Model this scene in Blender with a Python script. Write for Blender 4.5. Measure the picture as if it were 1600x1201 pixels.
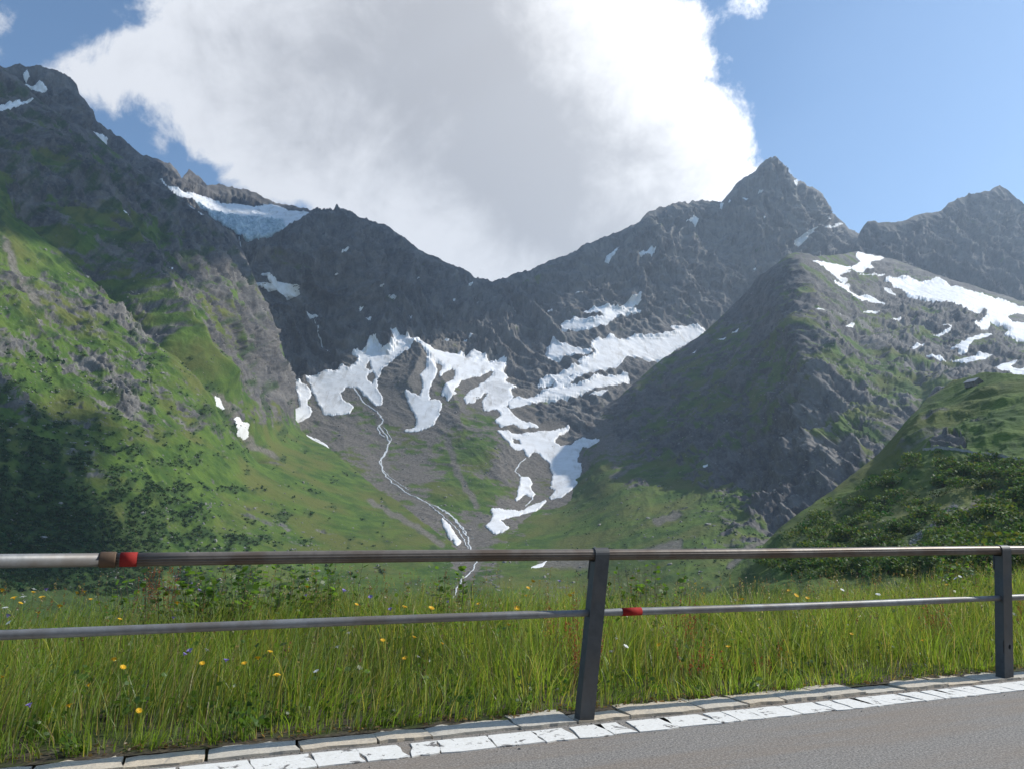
import bpy, bmesh, math, random
import numpy as np
from math import radians

for o in list(bpy.data.objects):
    bpy.data.objects.remove(o)
SC = bpy.context.scene
COL = SC.collection
rng = np.random.default_rng(7)
random.seed(7)

# ------------------------------------------------------------------ camera
F = 1208.0                       # focal length in photo pixels (1600 wide)
PITCH = math.atan(230 / F)
CP, SP = math.cos(PITCH), math.sin(PITCH)
EYE = 1.2
cam_d = bpy.data.cameras.new('camera')
cam = bpy.data.objects.new('camera', cam_d)
COL.objects.link(cam)
cam.location = (0, 0, EYE)
cam.rotation_euler = (radians(90) + PITCH, 0, 0)
cam_d.sensor_fit = 'HORIZONTAL'
cam_d.sensor_width = 36
cam_d.lens = 36 * F / 1600
cam_d.clip_start = 0.1
cam_d.clip_end = 60000
SC.camera = cam

SUN_AZ, SUN_EL = radians(73), radians(40)      # azimuth measured from +Y towards +X
SUNV = np.array([math.sin(SUN_AZ) * math.cos(SUN_EL), math.cos(SUN_AZ) * math.cos(SUN_EL), math.sin(SUN_EL)])


def ray(u, v):
    """photo pixel -> (X/Y, (Z-EYE)/Y)"""
    u = np.asarray(u, float)
    v = np.asarray(v, float)
    y = (v - 600.5) / F
    f = CP + y * SP
    return (u - 800) / F / f, (SP - y * CP) / f


# ------------------------------------------------------------------ world
class NT:
    def __init__(self, tree):
        self.t = tree
        tree.nodes.clear()

    def n(self, typ, **kw):
        nd = self.t.nodes.new(typ)
        for k, v in kw.items():
            if k.startswith('i_'):
                key = k[2:]
                key = int(key) if key.isdigit() else key
                self.put(nd.inputs[key], v)
            else:
                setattr(nd, k, v)
        return nd

    def put(self, sock, v):
        if isinstance(v, bpy.types.NodeSocket):
            self.t.links.new(v, sock)
        else:
            if getattr(sock, 'type', '') == 'RGBA' and len(v) == 3:
                v = (*v, 1)
            sock.default_value = v

    def math(self, op, a, b=0.0, clamp=False, c=None):
        nd = self.n('ShaderNodeMath', operation=op, use_clamp=clamp)
        self.put(nd.inputs[0], a)
        self.put(nd.inputs[1], b)
        if c is not None:
            self.put(nd.inputs[2], c)
        return nd.outputs[0]

    def mix(self, f, a, b):
        nd = self.n('ShaderNodeMix', data_type='RGBA')
        self.put(nd.inputs[0], f)
        self.put(nd.inputs[6], a)
        self.put(nd.inputs[7], b)
        return nd.outputs[2]

    def smooth(self, x, a, b, lo=0.0, hi=1.0):
        nd = self.n('ShaderNodeMapRange', interpolation_type='SMOOTHSTEP')
        self.put(nd.inputs[0], x)
        for i, q in enumerate((a, b, lo, hi)):
            nd.inputs[1 + i].default_value = q
        return nd.outputs[0]

    def noise(self, vec, scale, detail=6, rough=.55, dist=0.0):
        nd = self.n('ShaderNodeTexNoise', i_Scale=scale, i_Detail=detail, i_Roughness=rough, i_Distortion=dist)
        if vec is not None:
            self.put(nd.inputs['Vector'], vec)
        return nd.outputs[0]


W = bpy.data.worlds.new('World')
SC.world = W
W.use_nodes = True
w = NT(W.node_tree)
out = w.n('ShaderNodeOutputWorld')
bg = w.n('ShaderNodeBackground')
w.t.links.new(bg.outputs[0], out.inputs[0])
sky = w.n('ShaderNodeTexSky', sky_type='NISHITA', sun_disc=False, sun_elevation=SUN_EL, sun_rotation=SUN_AZ,
          altitude=1900, air_density=1.0, dust_density=1.5, ozone_density=1.0)
SKY_K = 0.15
skyc = w.n('ShaderNodeVectorMath', operation='SCALE')
w.t.links.new(sky.outputs[0], skyc.inputs[0])
skyc.inputs[3].default_value = SKY_K
skyt = w.n('ShaderNodeVectorMath', operation='MULTIPLY')
w.t.links.new(skyc.outputs[0], skyt.inputs[0])
skyt.inputs[1].default_value = (.90, 1.07, 1.12)
skyc = skyt
tc = w.n('ShaderNodeTexCoord').outputs['Generated']
sep = w.n('ShaderNodeSeparateXYZ')
w.t.links.new(tc, sep.inputs[0])
dx, dy, dz = sep.outputs
yy = w.math('MAXIMUM', dy, 0.12)
ca = w.math('DIVIDE', dx, yy)
cb = w.math('DIVIDE', dz, yy)


def side(p, q, sgn):
    """signed distance (tangent units) to the line through two photo pixels, positive inside the cloud"""
    (x0, y0), (x1, y1) = [tuple(float(k) for k in ray(*k)) for k in (p, q)]
    nx, ny = -(y1 - y0), x1 - x0
    L = math.hypot(nx, ny)
    nx, ny = sgn * nx / L, sgn * ny / L
    return w.math('ADD', w.math('MULTIPLY_ADD', ca, nx, c=-(nx * x0 + ny * y0)), w.math('MULTIPLY', cb, ny))


def disc(p, r):
    x0, y0 = [float(k) for k in ray(*p)]
    a = w.math('SUBTRACT', ca, x0)
    b = w.math('SUBTRACT', cb, y0)
    d = w.math('SQRT', w.math('ADD', w.math('MULTIPLY', a, a), w.math('MULTIPLY', b, b)))
    return w.math('SUBTRACT', r / F, d)


sR = side((1122, 40), (1262, 268), -1)
sL = side((112, 150), (350, 322), 1)
sL2 = side((200, 0), (110, 75), 1)
inside = w.math('SMOOTH_MIN', w.math('SMOOTH_MIN', sR, sL, c=.05), sL2, c=.04)
inside = w.math('MAXIMUM', inside, disc((1196, -8), 48))
inside = w.math('MAXIMUM', inside, disc((1212, 48), 24))
inside = w.math('MAXIMUM', inside, disc((0, 45), 20))
inside = w.math('MINIMUM', inside, .35)
n1 = w.noise(tc, 3.2, 9, .58, .25)
n2 = w.noise(tc, 12.0, 10, .66, .35)
pert = w.math('ADD', w.math('MULTIPLY', w.math('SUBTRACT', n1, .5), .34), w.math('MULTIPLY', w.math('SUBTRACT', n2, .5), .20))
front = w.math('ADD', inside, pert)
nb = w.noise(tc, 2.1, 9, .58, .3)
back = w.math('SUBTRACT', w.math('MULTIPLY', w.math('SUBTRACT', nb, .5), 1.1), .13)
isb = w.smooth(dy, .10, .35)
fld = w.math('ADD', w.math('MULTIPLY', front, isb), w.math('MULTIPLY', back, w.math('SUBTRACT', 1.0, isb)))
cover = w.smooth(fld, -.008, .038)
# thin lit rims, grey thick heart
n3 = w.noise(tc, 7.0, 9, .6, .4)
thick = w.smooth(w.math('ADD', fld, w.math('MULTIPLY', w.math('SUBTRACT', n3, .5), .46)), .05, .31)
# sun-facing rim: brighter where the direction is nearer the sun
dots = w.n('ShaderNodeVectorMath', operation='DOT_PRODUCT')
w.t.links.new(tc, dots.inputs[0])
dots.inputs[1].default_value = tuple(SUNV)
glow = w.smooth(dots.outputs['Value'], .35, .95)
rim = w.mix(glow, (.86, .88, .92), (1.7, 1.7, 1.68))
core = w.mix(glow, (.50, .515, .55), (.80, .80, .81))
cl = w.mix(thick, rim, core)
col = w.mix(cover, skyc.outputs[0], cl)
w.put(bg.inputs[0], col)
bg.inputs[1].default_value = 1.0

# ------------------------------------------------------------------ sun
sun_d = bpy.data.lights.new('sun', 'SUN')
sun_d.energy = 5.0
sun_d.angle = radians(.53)
sun_d.color = (1, .955, .88)
sun = bpy.data.objects.new('sun', sun_d)
COL.objects.link(sun)
sun.rotation_euler = (math.pi / 2 - SUN_EL, 0, math.pi - SUN_AZ)
sun.location = (0, 0, 3000)

vs = SC.view_settings
vs.view_transform = 'Standard'
vs.look = 'None'
vs.exposure = 0.12
vs.gamma = 1.0
vs.use_curve_mapping = False
SC.cycles.max_bounces = 4
SC.cycles.diffuse_bounces = 2
SC.cycles.transparent_max_bounces = 8
SC.cycles.volume_bounces = 0

# ------------------------------------------------------------------ numpy tools
PERM = rng.permutation(512).astype(np.int32) % 256
PERM = np.concatenate([PERM, PERM])
GA = rng.uniform(0, 2 * np.pi, 256)
GX, GY = np.cos(GA).astype(np.float32), np.sin(GA).astype(np.float32)


def perlin(x, y, seed=0):
    x = np.asarray(x, np.float32) + seed * 17.37
    y = np.asarray(y, np.float32) - seed * 9.71
    xi = np.floor(x).astype(np.int32)
    yi = np.floor(y).astype(np.int32)
    fx, fy = x - xi, y - yi
    u = fx * fx * fx * (fx * (fx * 6 - 15) + 10)
    v = fy * fy * fy * (fy * (fy * 6 - 15) + 10)
    xi &= 255
    yi &= 255
    x1 = (xi + 1) & 255
    y1 = (yi + 1) & 255

    def g(a, b, dx, dy):
        h = PERM[PERM[a] + b]
        return GX[h] * dx + GY[h] * dy
    a = g(xi, yi, fx, fy)
    b = g(x1, yi, fx - 1, fy)
    c = g(xi, y1, fx, fy - 1)
    d = g(x1, y1, fx - 1, fy - 1)
    return ((a + u * (b - a)) + v * ((c + u * (d - c)) - (a + u * (b - a)))) * 1.5


def fbm(x, y, octs=5, seed=0, gain=.5, lac=2.03):
    s = np.zeros(np.broadcast(x, y).shape, np.float32)
    a = 1.0
    for i in range(octs):
        s += a * perlin(x, y, seed + i * 3)
        a *= gain
        x, y = x * lac, y * lac
    return s


def ridged(x, y, octs=5, seed=0, gain=.5, lac=2.07):
    s = np.zeros(np.broadcast(x, y).shape, np.float32)
    a, wgt = 1.0, 1.0
    for i in range(octs):
        n = 1 - np.abs(perlin(x, y, seed + i * 5))
        n = n * n * wgt
        wgt = np.clip(n * 1.6, 0, 1)
        s += a * (n - .5)
        a *= gain
        x, y = x * lac, y * lac
    return s


def sstep(x, a, b):
    t = np.clip((x - a) / (b - a), 0, 1)
    return t * t * (3 - 2 * t)


def tps(pts, u, v):
    """thin-plate interpolation of 1/depth over photo pixels"""
    p = np.array(pts, float)
    q = p[:, :2] / 400.0
    val = 1000.0 / p[:, 2]
    n = len(p)

    def k(r2):
        return np.where(r2 > 1e-12, r2 * np.log(np.maximum(r2, 1e-12)), 0)
    d2 = ((q[:, None] - q[None]) ** 2).sum(-1)
    A = np.zeros((n + 3, n + 3))
    A[:n, :n] = k(d2) + np.eye(n) * 2e-3
    A[:n, n] = 1
    A[:n, n + 1:] = q
    A[n, :n] = 1
    A[n + 1:, :n] = q.T
    c = np.linalg.solve(A, np.concatenate([val, [0, 0, 0]]))
    x, y = u / 400.0, v / 400.0
    s = c[n] + c[n + 1] * x + c[n + 2] * y
    for i in range(n):
        s = s + c[i] * k((x - q[i, 0]) ** 2 + (y - q[i, 1]) ** 2)
    return 1000.0 / np.maximum(s, 1000.0 / 6000)


def shep(pts, u, v, p=3.0):
    num = 0
    den = 0
    for a, b, c in pts:
        wt = 1 / (((u - a) ** 2 + (v - b) ** 2 + 400) ** (p / 2))
        num = num + wt * c
        den = den + wt
    return num / den


def inpoly(poly, x, y):
    r = np.zeros(x.shape, bool)
    n = len(poly)
    for i in range(n):
        x0, y0 = poly[i]
        x1, y1 = poly[(i + 1) % n]
        if y0 == y1:
            continue
        c = (y0 > y) != (y1 > y)
        r ^= c & (x < (x1 - x0) * (y - y0) / (y1 - y0) + x0)
    return r


def segdist(line, x, y):
    d = np.full(x.shape, 1e9)
    for (x0, y0), (x1, y1) in zip(line[:-1], line[1:]):
        L2 = (x1 - x0) ** 2 + (y1 - y0) ** 2
        t = np.clip(((x - x0) * (x1 - x0) + (y - y0) * (y1 - y0)) / L2, 0, 1)
        d = np.minimum(d, np.hypot(x - x0 - t * (x1 - x0), y - y0 - t * (y1 - y0)))
    return d


def tag(o, label=None, cat=None, group=None, kind=None):
    if label:
        o['label'] = label
    if cat:
        o['category'] = cat
    if group:
        o['group'] = group
    if kind:
        o['kind'] = kind
    return o


def mesh_np(name, V, faces, mat, parent=None, smooth=True, attrs=None, link=True):
    """faces: list of int arrays (n,3)/(n,4)"""
    me = bpy.data.meshes.new(name)
    V = np.ascontiguousarray(V, np.float32)
    me.vertices.add(len(V))
    me.vertices.foreach_set('co', V.ravel())
    faces = [np.asarray(f, np.int32) for f in faces if len(f)]
    tot = sum(f.size for f in faces)
    me.loops.add(tot)
    me.loops.foreach_set('vertex_index', np.concatenate([f.ravel() for f in faces]))
    cnt = np.concatenate([np.full(len(f), f.shape[1], np.int32) for f in faces])
    me.polygons.add(len(cnt))
    me.polygons.foreach_set('loop_start', np.concatenate([[0], np.cumsum(cnt)[:-1]]).astype(np.int32))
    try:
        me.polygons.foreach_set('loop_total', cnt)
    except Exception:
        pass
    me.polygons.foreach_set('use_smooth', np.full(len(cnt), smooth, bool))
    for k, a in (attrs or {}).items():
        if a.ndim == 1:
            at = me.attributes.new(k, 'FLOAT', 'POINT')
            at.data.foreach_set('value', np.ascontiguousarray(a, np.float32))
        else:
            at = me.attributes.new(k, 'FLOAT_COLOR', 'POINT')
            aa = np.ones((len(a), 4), np.float32)
            aa[:, :3] = a
            at.data.foreach_set('color', aa.ravel())
    me.update(calc_edges=True)
    me.validate()
    if mat:
        me.materials.append(mat)
    if not link:
        return me
    o = bpy.data.objects.new(name, me)
    COL.objects.link(o)
    if parent:
        o.parent = parent
    return o


def new_obj(name, me, parent=None):
    o = bpy.data.objects.new(name, me)
    COL.objects.link(o)
    if parent:
        o.parent = parent
    return o


def empty(name, loc=(0, 0, 0), rz=0.0):
    o = bpy.data.objects.new(name, None)
    COL.objects.link(o)
    o.location = loc
    o.rotation_euler = (0, 0, rz)
    o.empty_display_size = .2
    return o


# ------------------------------------------------------------------ materials
def material(name, build, rough=.9):
    m = bpy.data.materials.new(name)
    m.use_nodes = True
    t = NT(m.node_tree)
    o = t.n('ShaderNodeOutputMaterial')
    b = t.n('ShaderNodeBsdfPrincipled', i_Roughness=rough)
    t.t.links.new(b.outputs[0], o.inputs[0])
    b.inputs['Specular IOR Level'].default_value = .25
    build(t, b, o)
    return m


def geo_pos(t):
    return t.n('ShaderNodeNewGeometry').outputs['Position']


def obj_pos(t):
    return t.n('ShaderNodeTexCoord').outputs['Object']


def attr(t, name):
    return t.n('ShaderNodeAttribute', attribute_name=name).outputs['Fac']


def b_terrain(t, b, o):
    p = geo_pos(t)
    veg, scr, tone = attr(t, 'veg'), attr(t, 'scree'), attr(t, 'tone')
    nf = t.noise(p, .22, 5, .65)
    nm = t.noise(p, .035, 6, .6)
    ng = t.noise(p, .012, 5, .55)
    rock = t.mix(t.smooth(nm, .32, .68), (.048, .049, .052), (.135, .125, .115))
    rock = t.mix(t.smooth(nf, .45, .75, 0, .6), rock, (.21, .20, .185))
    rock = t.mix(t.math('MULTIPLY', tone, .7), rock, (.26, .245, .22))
    stv = t.n('ShaderNodeVectorMath', operation='MULTIPLY')
    t.put(stv.inputs[0], p)
    stv.inputs[1].default_value = (1, 1, .22)
    nst = t.noise(stv.outputs[0], .055, 5, .65)
    rock = t.mix(t.smooth(nst, .5, .7, 0, .75), rock, (.034, .034, .037))
    rock = t.mix(t.smooth(nst, .28, .42, .45, 0), rock, (.19, .165, .135))
    scree = t.mix(t.smooth(nf, .3, .7), (.095, .085, .07), (.21, .19, .165))
    g1 = t.mix(t.smooth(nm, .35, .65), (.040, .086, .012), (.094, .152, .021))
    g2 = t.mix(t.smooth(ng, .42, .66), g1, (.112, .126, .028))
    g3 = t.mix(t.smooth(nf, .5, .8, 0, .55), g2, (.030, .052, .012))
    c = t.mix(scr, rock, scree)
    c = t.mix(veg, c, g3)
    c = t.mix(t.math('MULTIPLY', attr(t, 'scrub'), .85), c, t.mix(t.smooth(nf, .35, .65), (.022, .046, .012), (.042, .080, .018)))
    t.put(b.inputs['Base Color'], c)
    bump = t.n('ShaderNodeBump', i_Strength=.6, i_Distance=2.0)
    t.put(bump.inputs['Height'], nf)
    t.put(b.inputs['Normal'], bump.outputs[0])


M_TERRAIN = material('terrain_rock_scree_meadow', b_terrain, .95)


def b_snow(t, b, o):
    p = geo_pos(t)
    n = t.noise(p, .05, 5, .6)
    n2 = t.noise(p, .35, 4, .6)
    c = t.mix(t.smooth(n, .35, .75), (.88, .88, .88), (.74, .73, .71))
    c = t.mix(t.smooth(n2, .62, .82, 0, .3), c, (.50, .47, .42))
    st = t.n('ShaderNodeVectorMath', operation='MULTIPLY')
    t.put(st.inputs[0], p)
    st.inputs[1].default_value = (1, .25, .25)
    n3 = t.noise(st.outputs[0], .06, 5, .65)
    c = t.mix(t.smooth(n3, .50, .72, 0, .65), c, (.46, .43, .38))
    t.put(b.inputs['Base Color'], c)


M_SNOW = material('old_snow', b_snow, .7)


def b_ice(t, b, o):
    p = geo_pos(t)
    n = t.noise(p, .09, 6, .65, 1.0)
    c = t.mix(t.smooth(n, .35, .65), (.30, .42, .48), (.62, .72, .76))
    t.put(b.inputs['Base Color'], c)
    bump = t.n('ShaderNodeBump', i_Strength=.9, i_Distance=6.0)
    t.put(bump.inputs['Height'], n)
    t.put(b.inputs['Normal'], bump.outputs[0])


M_ICE = material('glacier_ice', b_ice, .5)


def b_foam(t, b, o):
    n = t.noise(geo_pos(t), .4, 4, .6)
    t.put(b.inputs['Base Color'], t.mix(t.smooth(n, .4, .6), (.50, .53, .53), (.86, .87, .87)))


M_WATER = material('white_water', b_foam, .35)

# ------------------------------------------------------------------ terrain patches
PATCH = {}
SNOW_ALL = []      # filled below, used to calm the relief under snow


def poly_r3(pts):
    return [(x / 2, 400 + y / 2) for x, y in pts]


def poly_r4(pts):
    return [(800 + x / 2, 400 + y / 2) for x, y in pts]


def poly_r2(pts):
    return [(800 + x / 2, y / 2) for x, y in pts]


def poly_q2(pts):       # 4x crop with origin (400,500)
    return [(400 + x / 4, 500 + y / 4) for x, y in pts]


def poly_q3(pts):       # 4x crop with origin (750,500)
    return [(750 + x / 4, 500 + y / 4) for x, y in pts]


def poly_q4(pts):       # 4x crop with origin (1200,360)
    return [(1200 + x / 4, 360 + y / 4) for x, y in pts]


SCRUB = [(0, 640, .25), (30, 680, .5), (60, 740, .8), (40, 830, 1), (130, 800, .9), (100, 870, 1), (180, 850, 1), (230, 800, .7), (200, 760, .5), (240, 860, .75), (300, 830, .55), (360, 850, .45), (420, 850, .25), (300, 880, .4), (470, 860, .05), (350, 780, .05), (150, 700, .35), (250, 700, .15), (330, 650, .2), (270, 620, .1), (400, 780, .05), (500, 800, .0), (550, 880, .05), (100, 620, .1), (480, 720, 0), (150, 560, .04), (300, 560, .02), (60, 560, .15), (200, 640, .15)]
HSCRUB = [(1200, 880, .3), (1260, 830, .3), (1330, 790, .2), (1400, 740, .2), (1480, 760, .3), (1560, 800, .3), (1600, 860, .4), (1600, 640, 0), (1480, 640, 0), (1450, 690, 0), (1530, 590, 0), (1560, 740, .4), (1380, 860, .6), (1650, 700, 0)]
# (patch, label, polygon, holes)
SNOW = [
    ('cirque', 'tapering snow tongue against the foot of the dark left rock nose', poly_q2([(232, 365), (262, 375), (330, 440), (345, 470), (310, 500), (320, 540), (345, 570), (335, 600), (270, 630), (240, 650), (225, 610), (190, 562), (240, 558), (275, 540), (275, 510), (255, 430)]), []),
    ('cirque', 'broad grey-white snow apron beneath the left headwall with a dirty streak', poly_q2([(318, 360), (330, 335), (380, 345), (395, 312), (440, 320), (520, 325), (515, 285), (545, 290), (580, 320), (600, 290), (640, 285), (640, 250), (600, 222), (690, 215), (695, 168), (740, 170), (775, 205), (780, 235), (830, 235), (870, 195), (850, 150), (830, 125), (930, 140), (1010, 150), (1010, 168), (960, 210), (870, 265), (800, 310), (780, 330), (745, 425), (780, 480), (788, 530), (745, 535), (690, 475), (630, 420), (560, 415), (525, 460), (540, 510), (600, 540), (585, 580), (480, 592), (430, 580), (390, 520), (360, 440)]), [poly_q2([(690, 290), (710, 275), (722, 320), (705, 325)]), poly_q2([(695, 350), (730, 335), (752, 370), (725, 410), (700, 385)])]),
    ('cirque', 'large fan of snow streaks round the dark moraine wedge under the headwall', poly_q2([(1010, 150), (1085, 170), (1090, 190), (1160, 200), (1220, 205), (1290, 180), (1310, 235), (1330, 180), (1365, 160), (1410, 200), (1455, 255), (1550, 245), (1560, 280), (1545, 310), (1575, 345), (1550, 375), (1600, 400), (1580, 440), (1600, 480), (1560, 530), (1430, 562), (1420, 520), (1465, 450), (1415, 455), (1400, 480), (1360, 485), (1370, 510), (1320, 520), (1305, 495), (1340, 450), (1420, 410), (1480, 340), (1495, 300), (1380, 350), (1290, 375), (1260, 410), (1215, 465), (1245, 470), (1200, 512), (1190, 480), (1160, 475), (1180, 430), (1240, 380), (1255, 320), (1220, 300), (1180, 330), (1150, 370), (1175, 290), (1110, 265), (1120, 360), (1070, 440), (1080, 495), (1070, 515), (1150, 510), (1155, 540), (1135, 600), (1110, 650), (1010, 690), (920, 695), (1000, 680), (1005, 600), (975, 555), (940, 490), (940, 460), (1030, 495), (1050, 420), (1035, 365), (1070, 320), (1082, 250), (1040, 200), (1010, 168)]), []),
    ('cirque', 'snow bank along the valley edge at the foot of the green slope', poly_q2([(265, 700), (330, 730), (400, 755), (452, 800), (420, 805), (370, 790), (320, 750)]), []),
    ('cirque', 'ragged snow strip joining the moraine fan to the lower snowfield', poly_q3([(0, 400), (90, 380), (160, 385), (230, 402), (170, 440), (185, 490), (110, 540), (165, 550), (200, 590), (270, 640), (360, 660), (250, 672), (215, 645), (130, 655), (100, 630), (140, 595), (105, 550), (25, 560), (20, 510), (65, 455), (20, 450), (0, 480)]), []),
    ('cirque', 'long bright snow stripe sloping down grey slabs right of the cirque floor', poly_q3([(180, 505), (350, 470), (420, 445), (520, 410), (650, 400), (740, 360), (910, 345), (925, 380), (820, 405), (720, 425), (660, 440), (560, 470), (400, 490), (250, 535), (185, 545)]), []),
    ('cirque', 'thin middle snow stripe across the grey slabs', poly_q3([(340, 470), (400, 425), (520, 375), (680, 335), (560, 385), (450, 430), (360, 470)]), []),
    ('cirque', 'widest white snowfield spread beneath the pyramid peak with streaked face', poly_q3([(360, 400), (380, 365), (470, 345), (590, 300), (690, 290), (610, 275), (700, 240), (730, 210), (690, 190), (710, 145), (790, 135), (810, 118), (850, 138), (960, 125), (1080, 125), (1140, 120), (1240, 95), (1180, 70), (1260, 70), (1300, 58), (1400, 85), (1370, 125), (1290, 165), (1190, 215), (1130, 260), (1050, 265), (980, 240), (900, 240), (860, 300), (740, 320), (620, 335), (480, 375)]), []),
    ('cirque', 'hooked snow patch at the left end of the big snowfield', poly_q3([(420, 235), (425, 160), (455, 125), (480, 155), (540, 170), (600, 195), (690, 220), (600, 228), (540, 225), (490, 245)]), []),
    ('cirque', 'lobed snow patch on the dark wall under the right ridge', poly_r4([(160, 240), (155, 215), (200, 207), (250, 217), (285, 210), (270, 195), (220, 188), (250, 178), (300, 182), (340, 180), (350, 160), (385, 145), (388, 158), (360, 175), (392, 180), (390, 188), (330, 195), (290, 225), (240, 238), (190, 236)]), []),
    ('cirque', 'small lens of snow below the long snow stripe', poly_q3([(685, 465), (760, 448), (805, 445), (760, 475)]), []),
    ('cirque', 'long lower snowfield winding down the valley floor to the stream', poly_q3([(115, 690), (190, 705), (260, 720), (380, 700), (470, 690), (555, 660), (470, 735), (465, 770), (500, 795), (560, 785), (620, 750), (695, 735), (780, 718), (740, 765), (825, 785), (780, 830), (690, 880), (735, 800), (700, 795), (640, 775), (600, 850), (600, 890), (680, 905), (620, 985), (590, 1040), (510, 1100), (440, 1118), (480, 1060), (440, 1040), (465, 1000), (445, 900), (385, 850), (380, 825), (330, 820), (300, 850), (280, 800), (220, 805), (160, 740)]), [poly_q3([(195, 738), (240, 745), (255, 775), (215, 768)])]),
    ('cirque', 'small snow tongue beside the stream gorge in the valley floor', poly_q3([(255, 985), (300, 985), (325, 1020), (310, 1050), (335, 1090), (330, 1105), (290, 1080), (225, 1128), (250, 1060)]), []),
    ('cirque', 'flat snow bridge across the stream at the valley mouth', [(767, 795), (800, 799), (815, 800), (830, 790), (853, 782), (840, 795), (815, 803), (795, 806), (778, 812), (795, 825), (775, 832), (760, 822), (772, 808)], []),
    ('cirque', 'narrow snow strip beside the lower stream channel', [(691, 810), (702, 820), (712, 838), (720, 848), (714, 850), (700, 833)], []),
    ('cirque', 'isolated snow scrap on the meadow behind the rail post', [(827, 889), (836, 879), (858, 875), (848, 885)], []),
    ('cirque', 'pointed snow patch on the dark wall below the glacier', poly_r3([(828, 55), (870, 78), (910, 95), (928, 125), (905, 130), (865, 108), (840, 104), (800, 85), (855, 92)]), []),
    ('cirque', 'tiny snow crescent above the thin waterfall on the headwall', poly_r3([(950, 178), (995, 190), (970, 198)]), []),
    ('cirque', 'forked snow streak on the ridge left of the pyramid peak', poly_r2([(283, 822), (300, 795), (335, 776), (322, 800), (300, 827)]), []),
    ('cirque', 'slanting snow gully low on the right flank of the pyramid peak', poly_r2([(872, 768), (900, 745), (932, 723), (905, 758), (888, 775)]), []),
    ('cirque', 'branching snow streak on the shoulder of the pyramid peak', poly_r2([(962, 680), (980, 695), (996, 712), (1015, 697), (1036, 700), (1000, 716), (962, 718), (982, 708)]), []),
    ('cirque', 'snow wedge just under the summit of the pyramid peak', poly_r2([(866, 575), (892, 562), (882, 595)]), []),
    ('cirque', 'snow notch on the ridge joining the pyramid peak', poly_r2([(645, 662), (652, 632), (660, 640), (652, 665)]), []),
    ('cirque', 'double snow patch below the left ridge of the pyramid peak', poly_r2([(538, 705), (560, 685), (585, 680), (572, 710), (560, 700)]), []),
    ('cirque', 'small bright snow patch hanging left of the summit cone', poly_r2([(700, 625), (720, 628), (735, 632), (722, 652)]), []),
    ('cirque', 'pair of snow dabs on the dark ridge face', poly_r2([(390, 812), (425, 790), (445, 792), (430, 820), (420, 805), (400, 818)]), []),
    ('cirque', 'snow cap patch just below the left back summit', [(35, 129), (55, 131), (62, 125), (79, 137), (70, 145), (57, 144)], []),
    ('cirque', 'upper snow strip near the top of the left back summit', [(34, 114), (42, 108), (46, 118), (39, 127)], []),
    ('cirque', 'narrow snow gully on the jagged left back ridge', [(141, 204), (160, 210), (172, 231), (155, 219)], []),
    ('left', 'thin snow ledge on the upper left mountainside', [(-20, 168), (0, 166), (30, 161), (49, 156), (35, 165), (10, 171), (-20, 182)], []),
    ('left', 'white snow spot at the head of the scree on the dark left slope', [(172, 349), (180, 346), (187, 352), (185, 358), (174, 354)], []),
    ('left', 'curved snow sliver on the green rib of the left slope', [(254, 406), (264, 412), (274, 414), (272, 418), (262, 416)], []),
    ('left', 'upper of two snow slivers in the grassy gully', [(339, 615), (348, 620), (361, 635), (349, 627)], []),
    ('left', 'lower of two snow slivers in the grassy gully', [(375, 648), (393, 660), (401, 676), (387, 664)], []),
    ('left', 'snow streak along the edge of the glacier', [(291, 320), (305, 329), (320, 341), (308, 335)], []),
    ('spur', 'sweeping white snowfield under the far right peak', poly_q4([(735, 305), (880, 305), (940, 320), (1010, 325), (1060, 300), (1100, 325), (1130, 350), (1200, 365), (1300, 395), (1420, 430), (1540, 470), (1700, 520), (1700, 720), (1600, 688), (1530, 655), (1490, 635), (1520, 610), (1470, 575), (1385, 555), (1380, 600), (1340, 615), (1285, 600), (1340, 580), (1360, 545), (1385, 525), (1350, 490), (1330, 510), (1230, 495), (1150, 455), (1030, 435), (900, 410), (820, 370)]), [poly_q4([(1495, 540), (1560, 520), (1620, 530), (1600, 575), (1520, 570)])]),
    ('spur', 'branching snow patch where the spur meets the far right peak', poly_q4([(530, 235), (570, 210), (600, 205), (560, 175), (570, 130), (630, 130), (640, 150), (720, 138), (732, 165), (690, 180), (640, 185), (630, 215), (662, 245), (610, 235), (585, 260)]), []),
    ('spur', 'long stepped snow drift along the crest of the spur', poly_q4([(275, 200), (300, 195), (370, 212), (440, 220), (520, 235), (480, 250), (505, 268), (440, 270), (430, 290), (490, 335), (400, 290), (350, 240)]), []),
    ('spur', 'thin snow line below the crest drift of the spur', poly_q4([(405, 330), (460, 340), (510, 350), (500, 375), (560, 400), (650, 415), (725, 460), (690, 458), (640, 430), (560, 415), (480, 375)]), []),
    ('spur', 'small snow wedge beside the top of the sweeping snowfield', poly_q4([(720, 355), (755, 375), (803, 412), (760, 400), (725, 380)]), []),
    ('spur', 'flat snow lens on the spur meadow', poly_q4([(588, 507), (640, 502), (712, 518), (640, 517)]), []),
    ('spur', 'flat snow lens lower on the spur meadow', poly_q4([(762, 560), (800, 553), (836, 558), (810, 572)]), []),
    ('spur', 'snow sliver at the dark edge of the spur', poly_q4([(258, 540), (295, 525), (340, 530), (290, 540)]), []),
    ('spur', 'second snow sliver beside the dark edge of the spur', poly_q4([(390, 535), (460, 527), (440, 547)]), []),
    ('spur', 'snow scrap on the rocky shoulder top', poly_q4([(478, 607), (515, 585), (538, 588), (530, 610)]), []),
    ('spur', 'crooked snow band on the bouldery right slope', poly_q4([(1135, 715), (1200, 700), (1230, 682), (1330, 655), (1415, 650), (1370, 672), (1290, 685), (1255, 720), (1245, 750), (1195, 752), (1190, 725)]), []),
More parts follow.
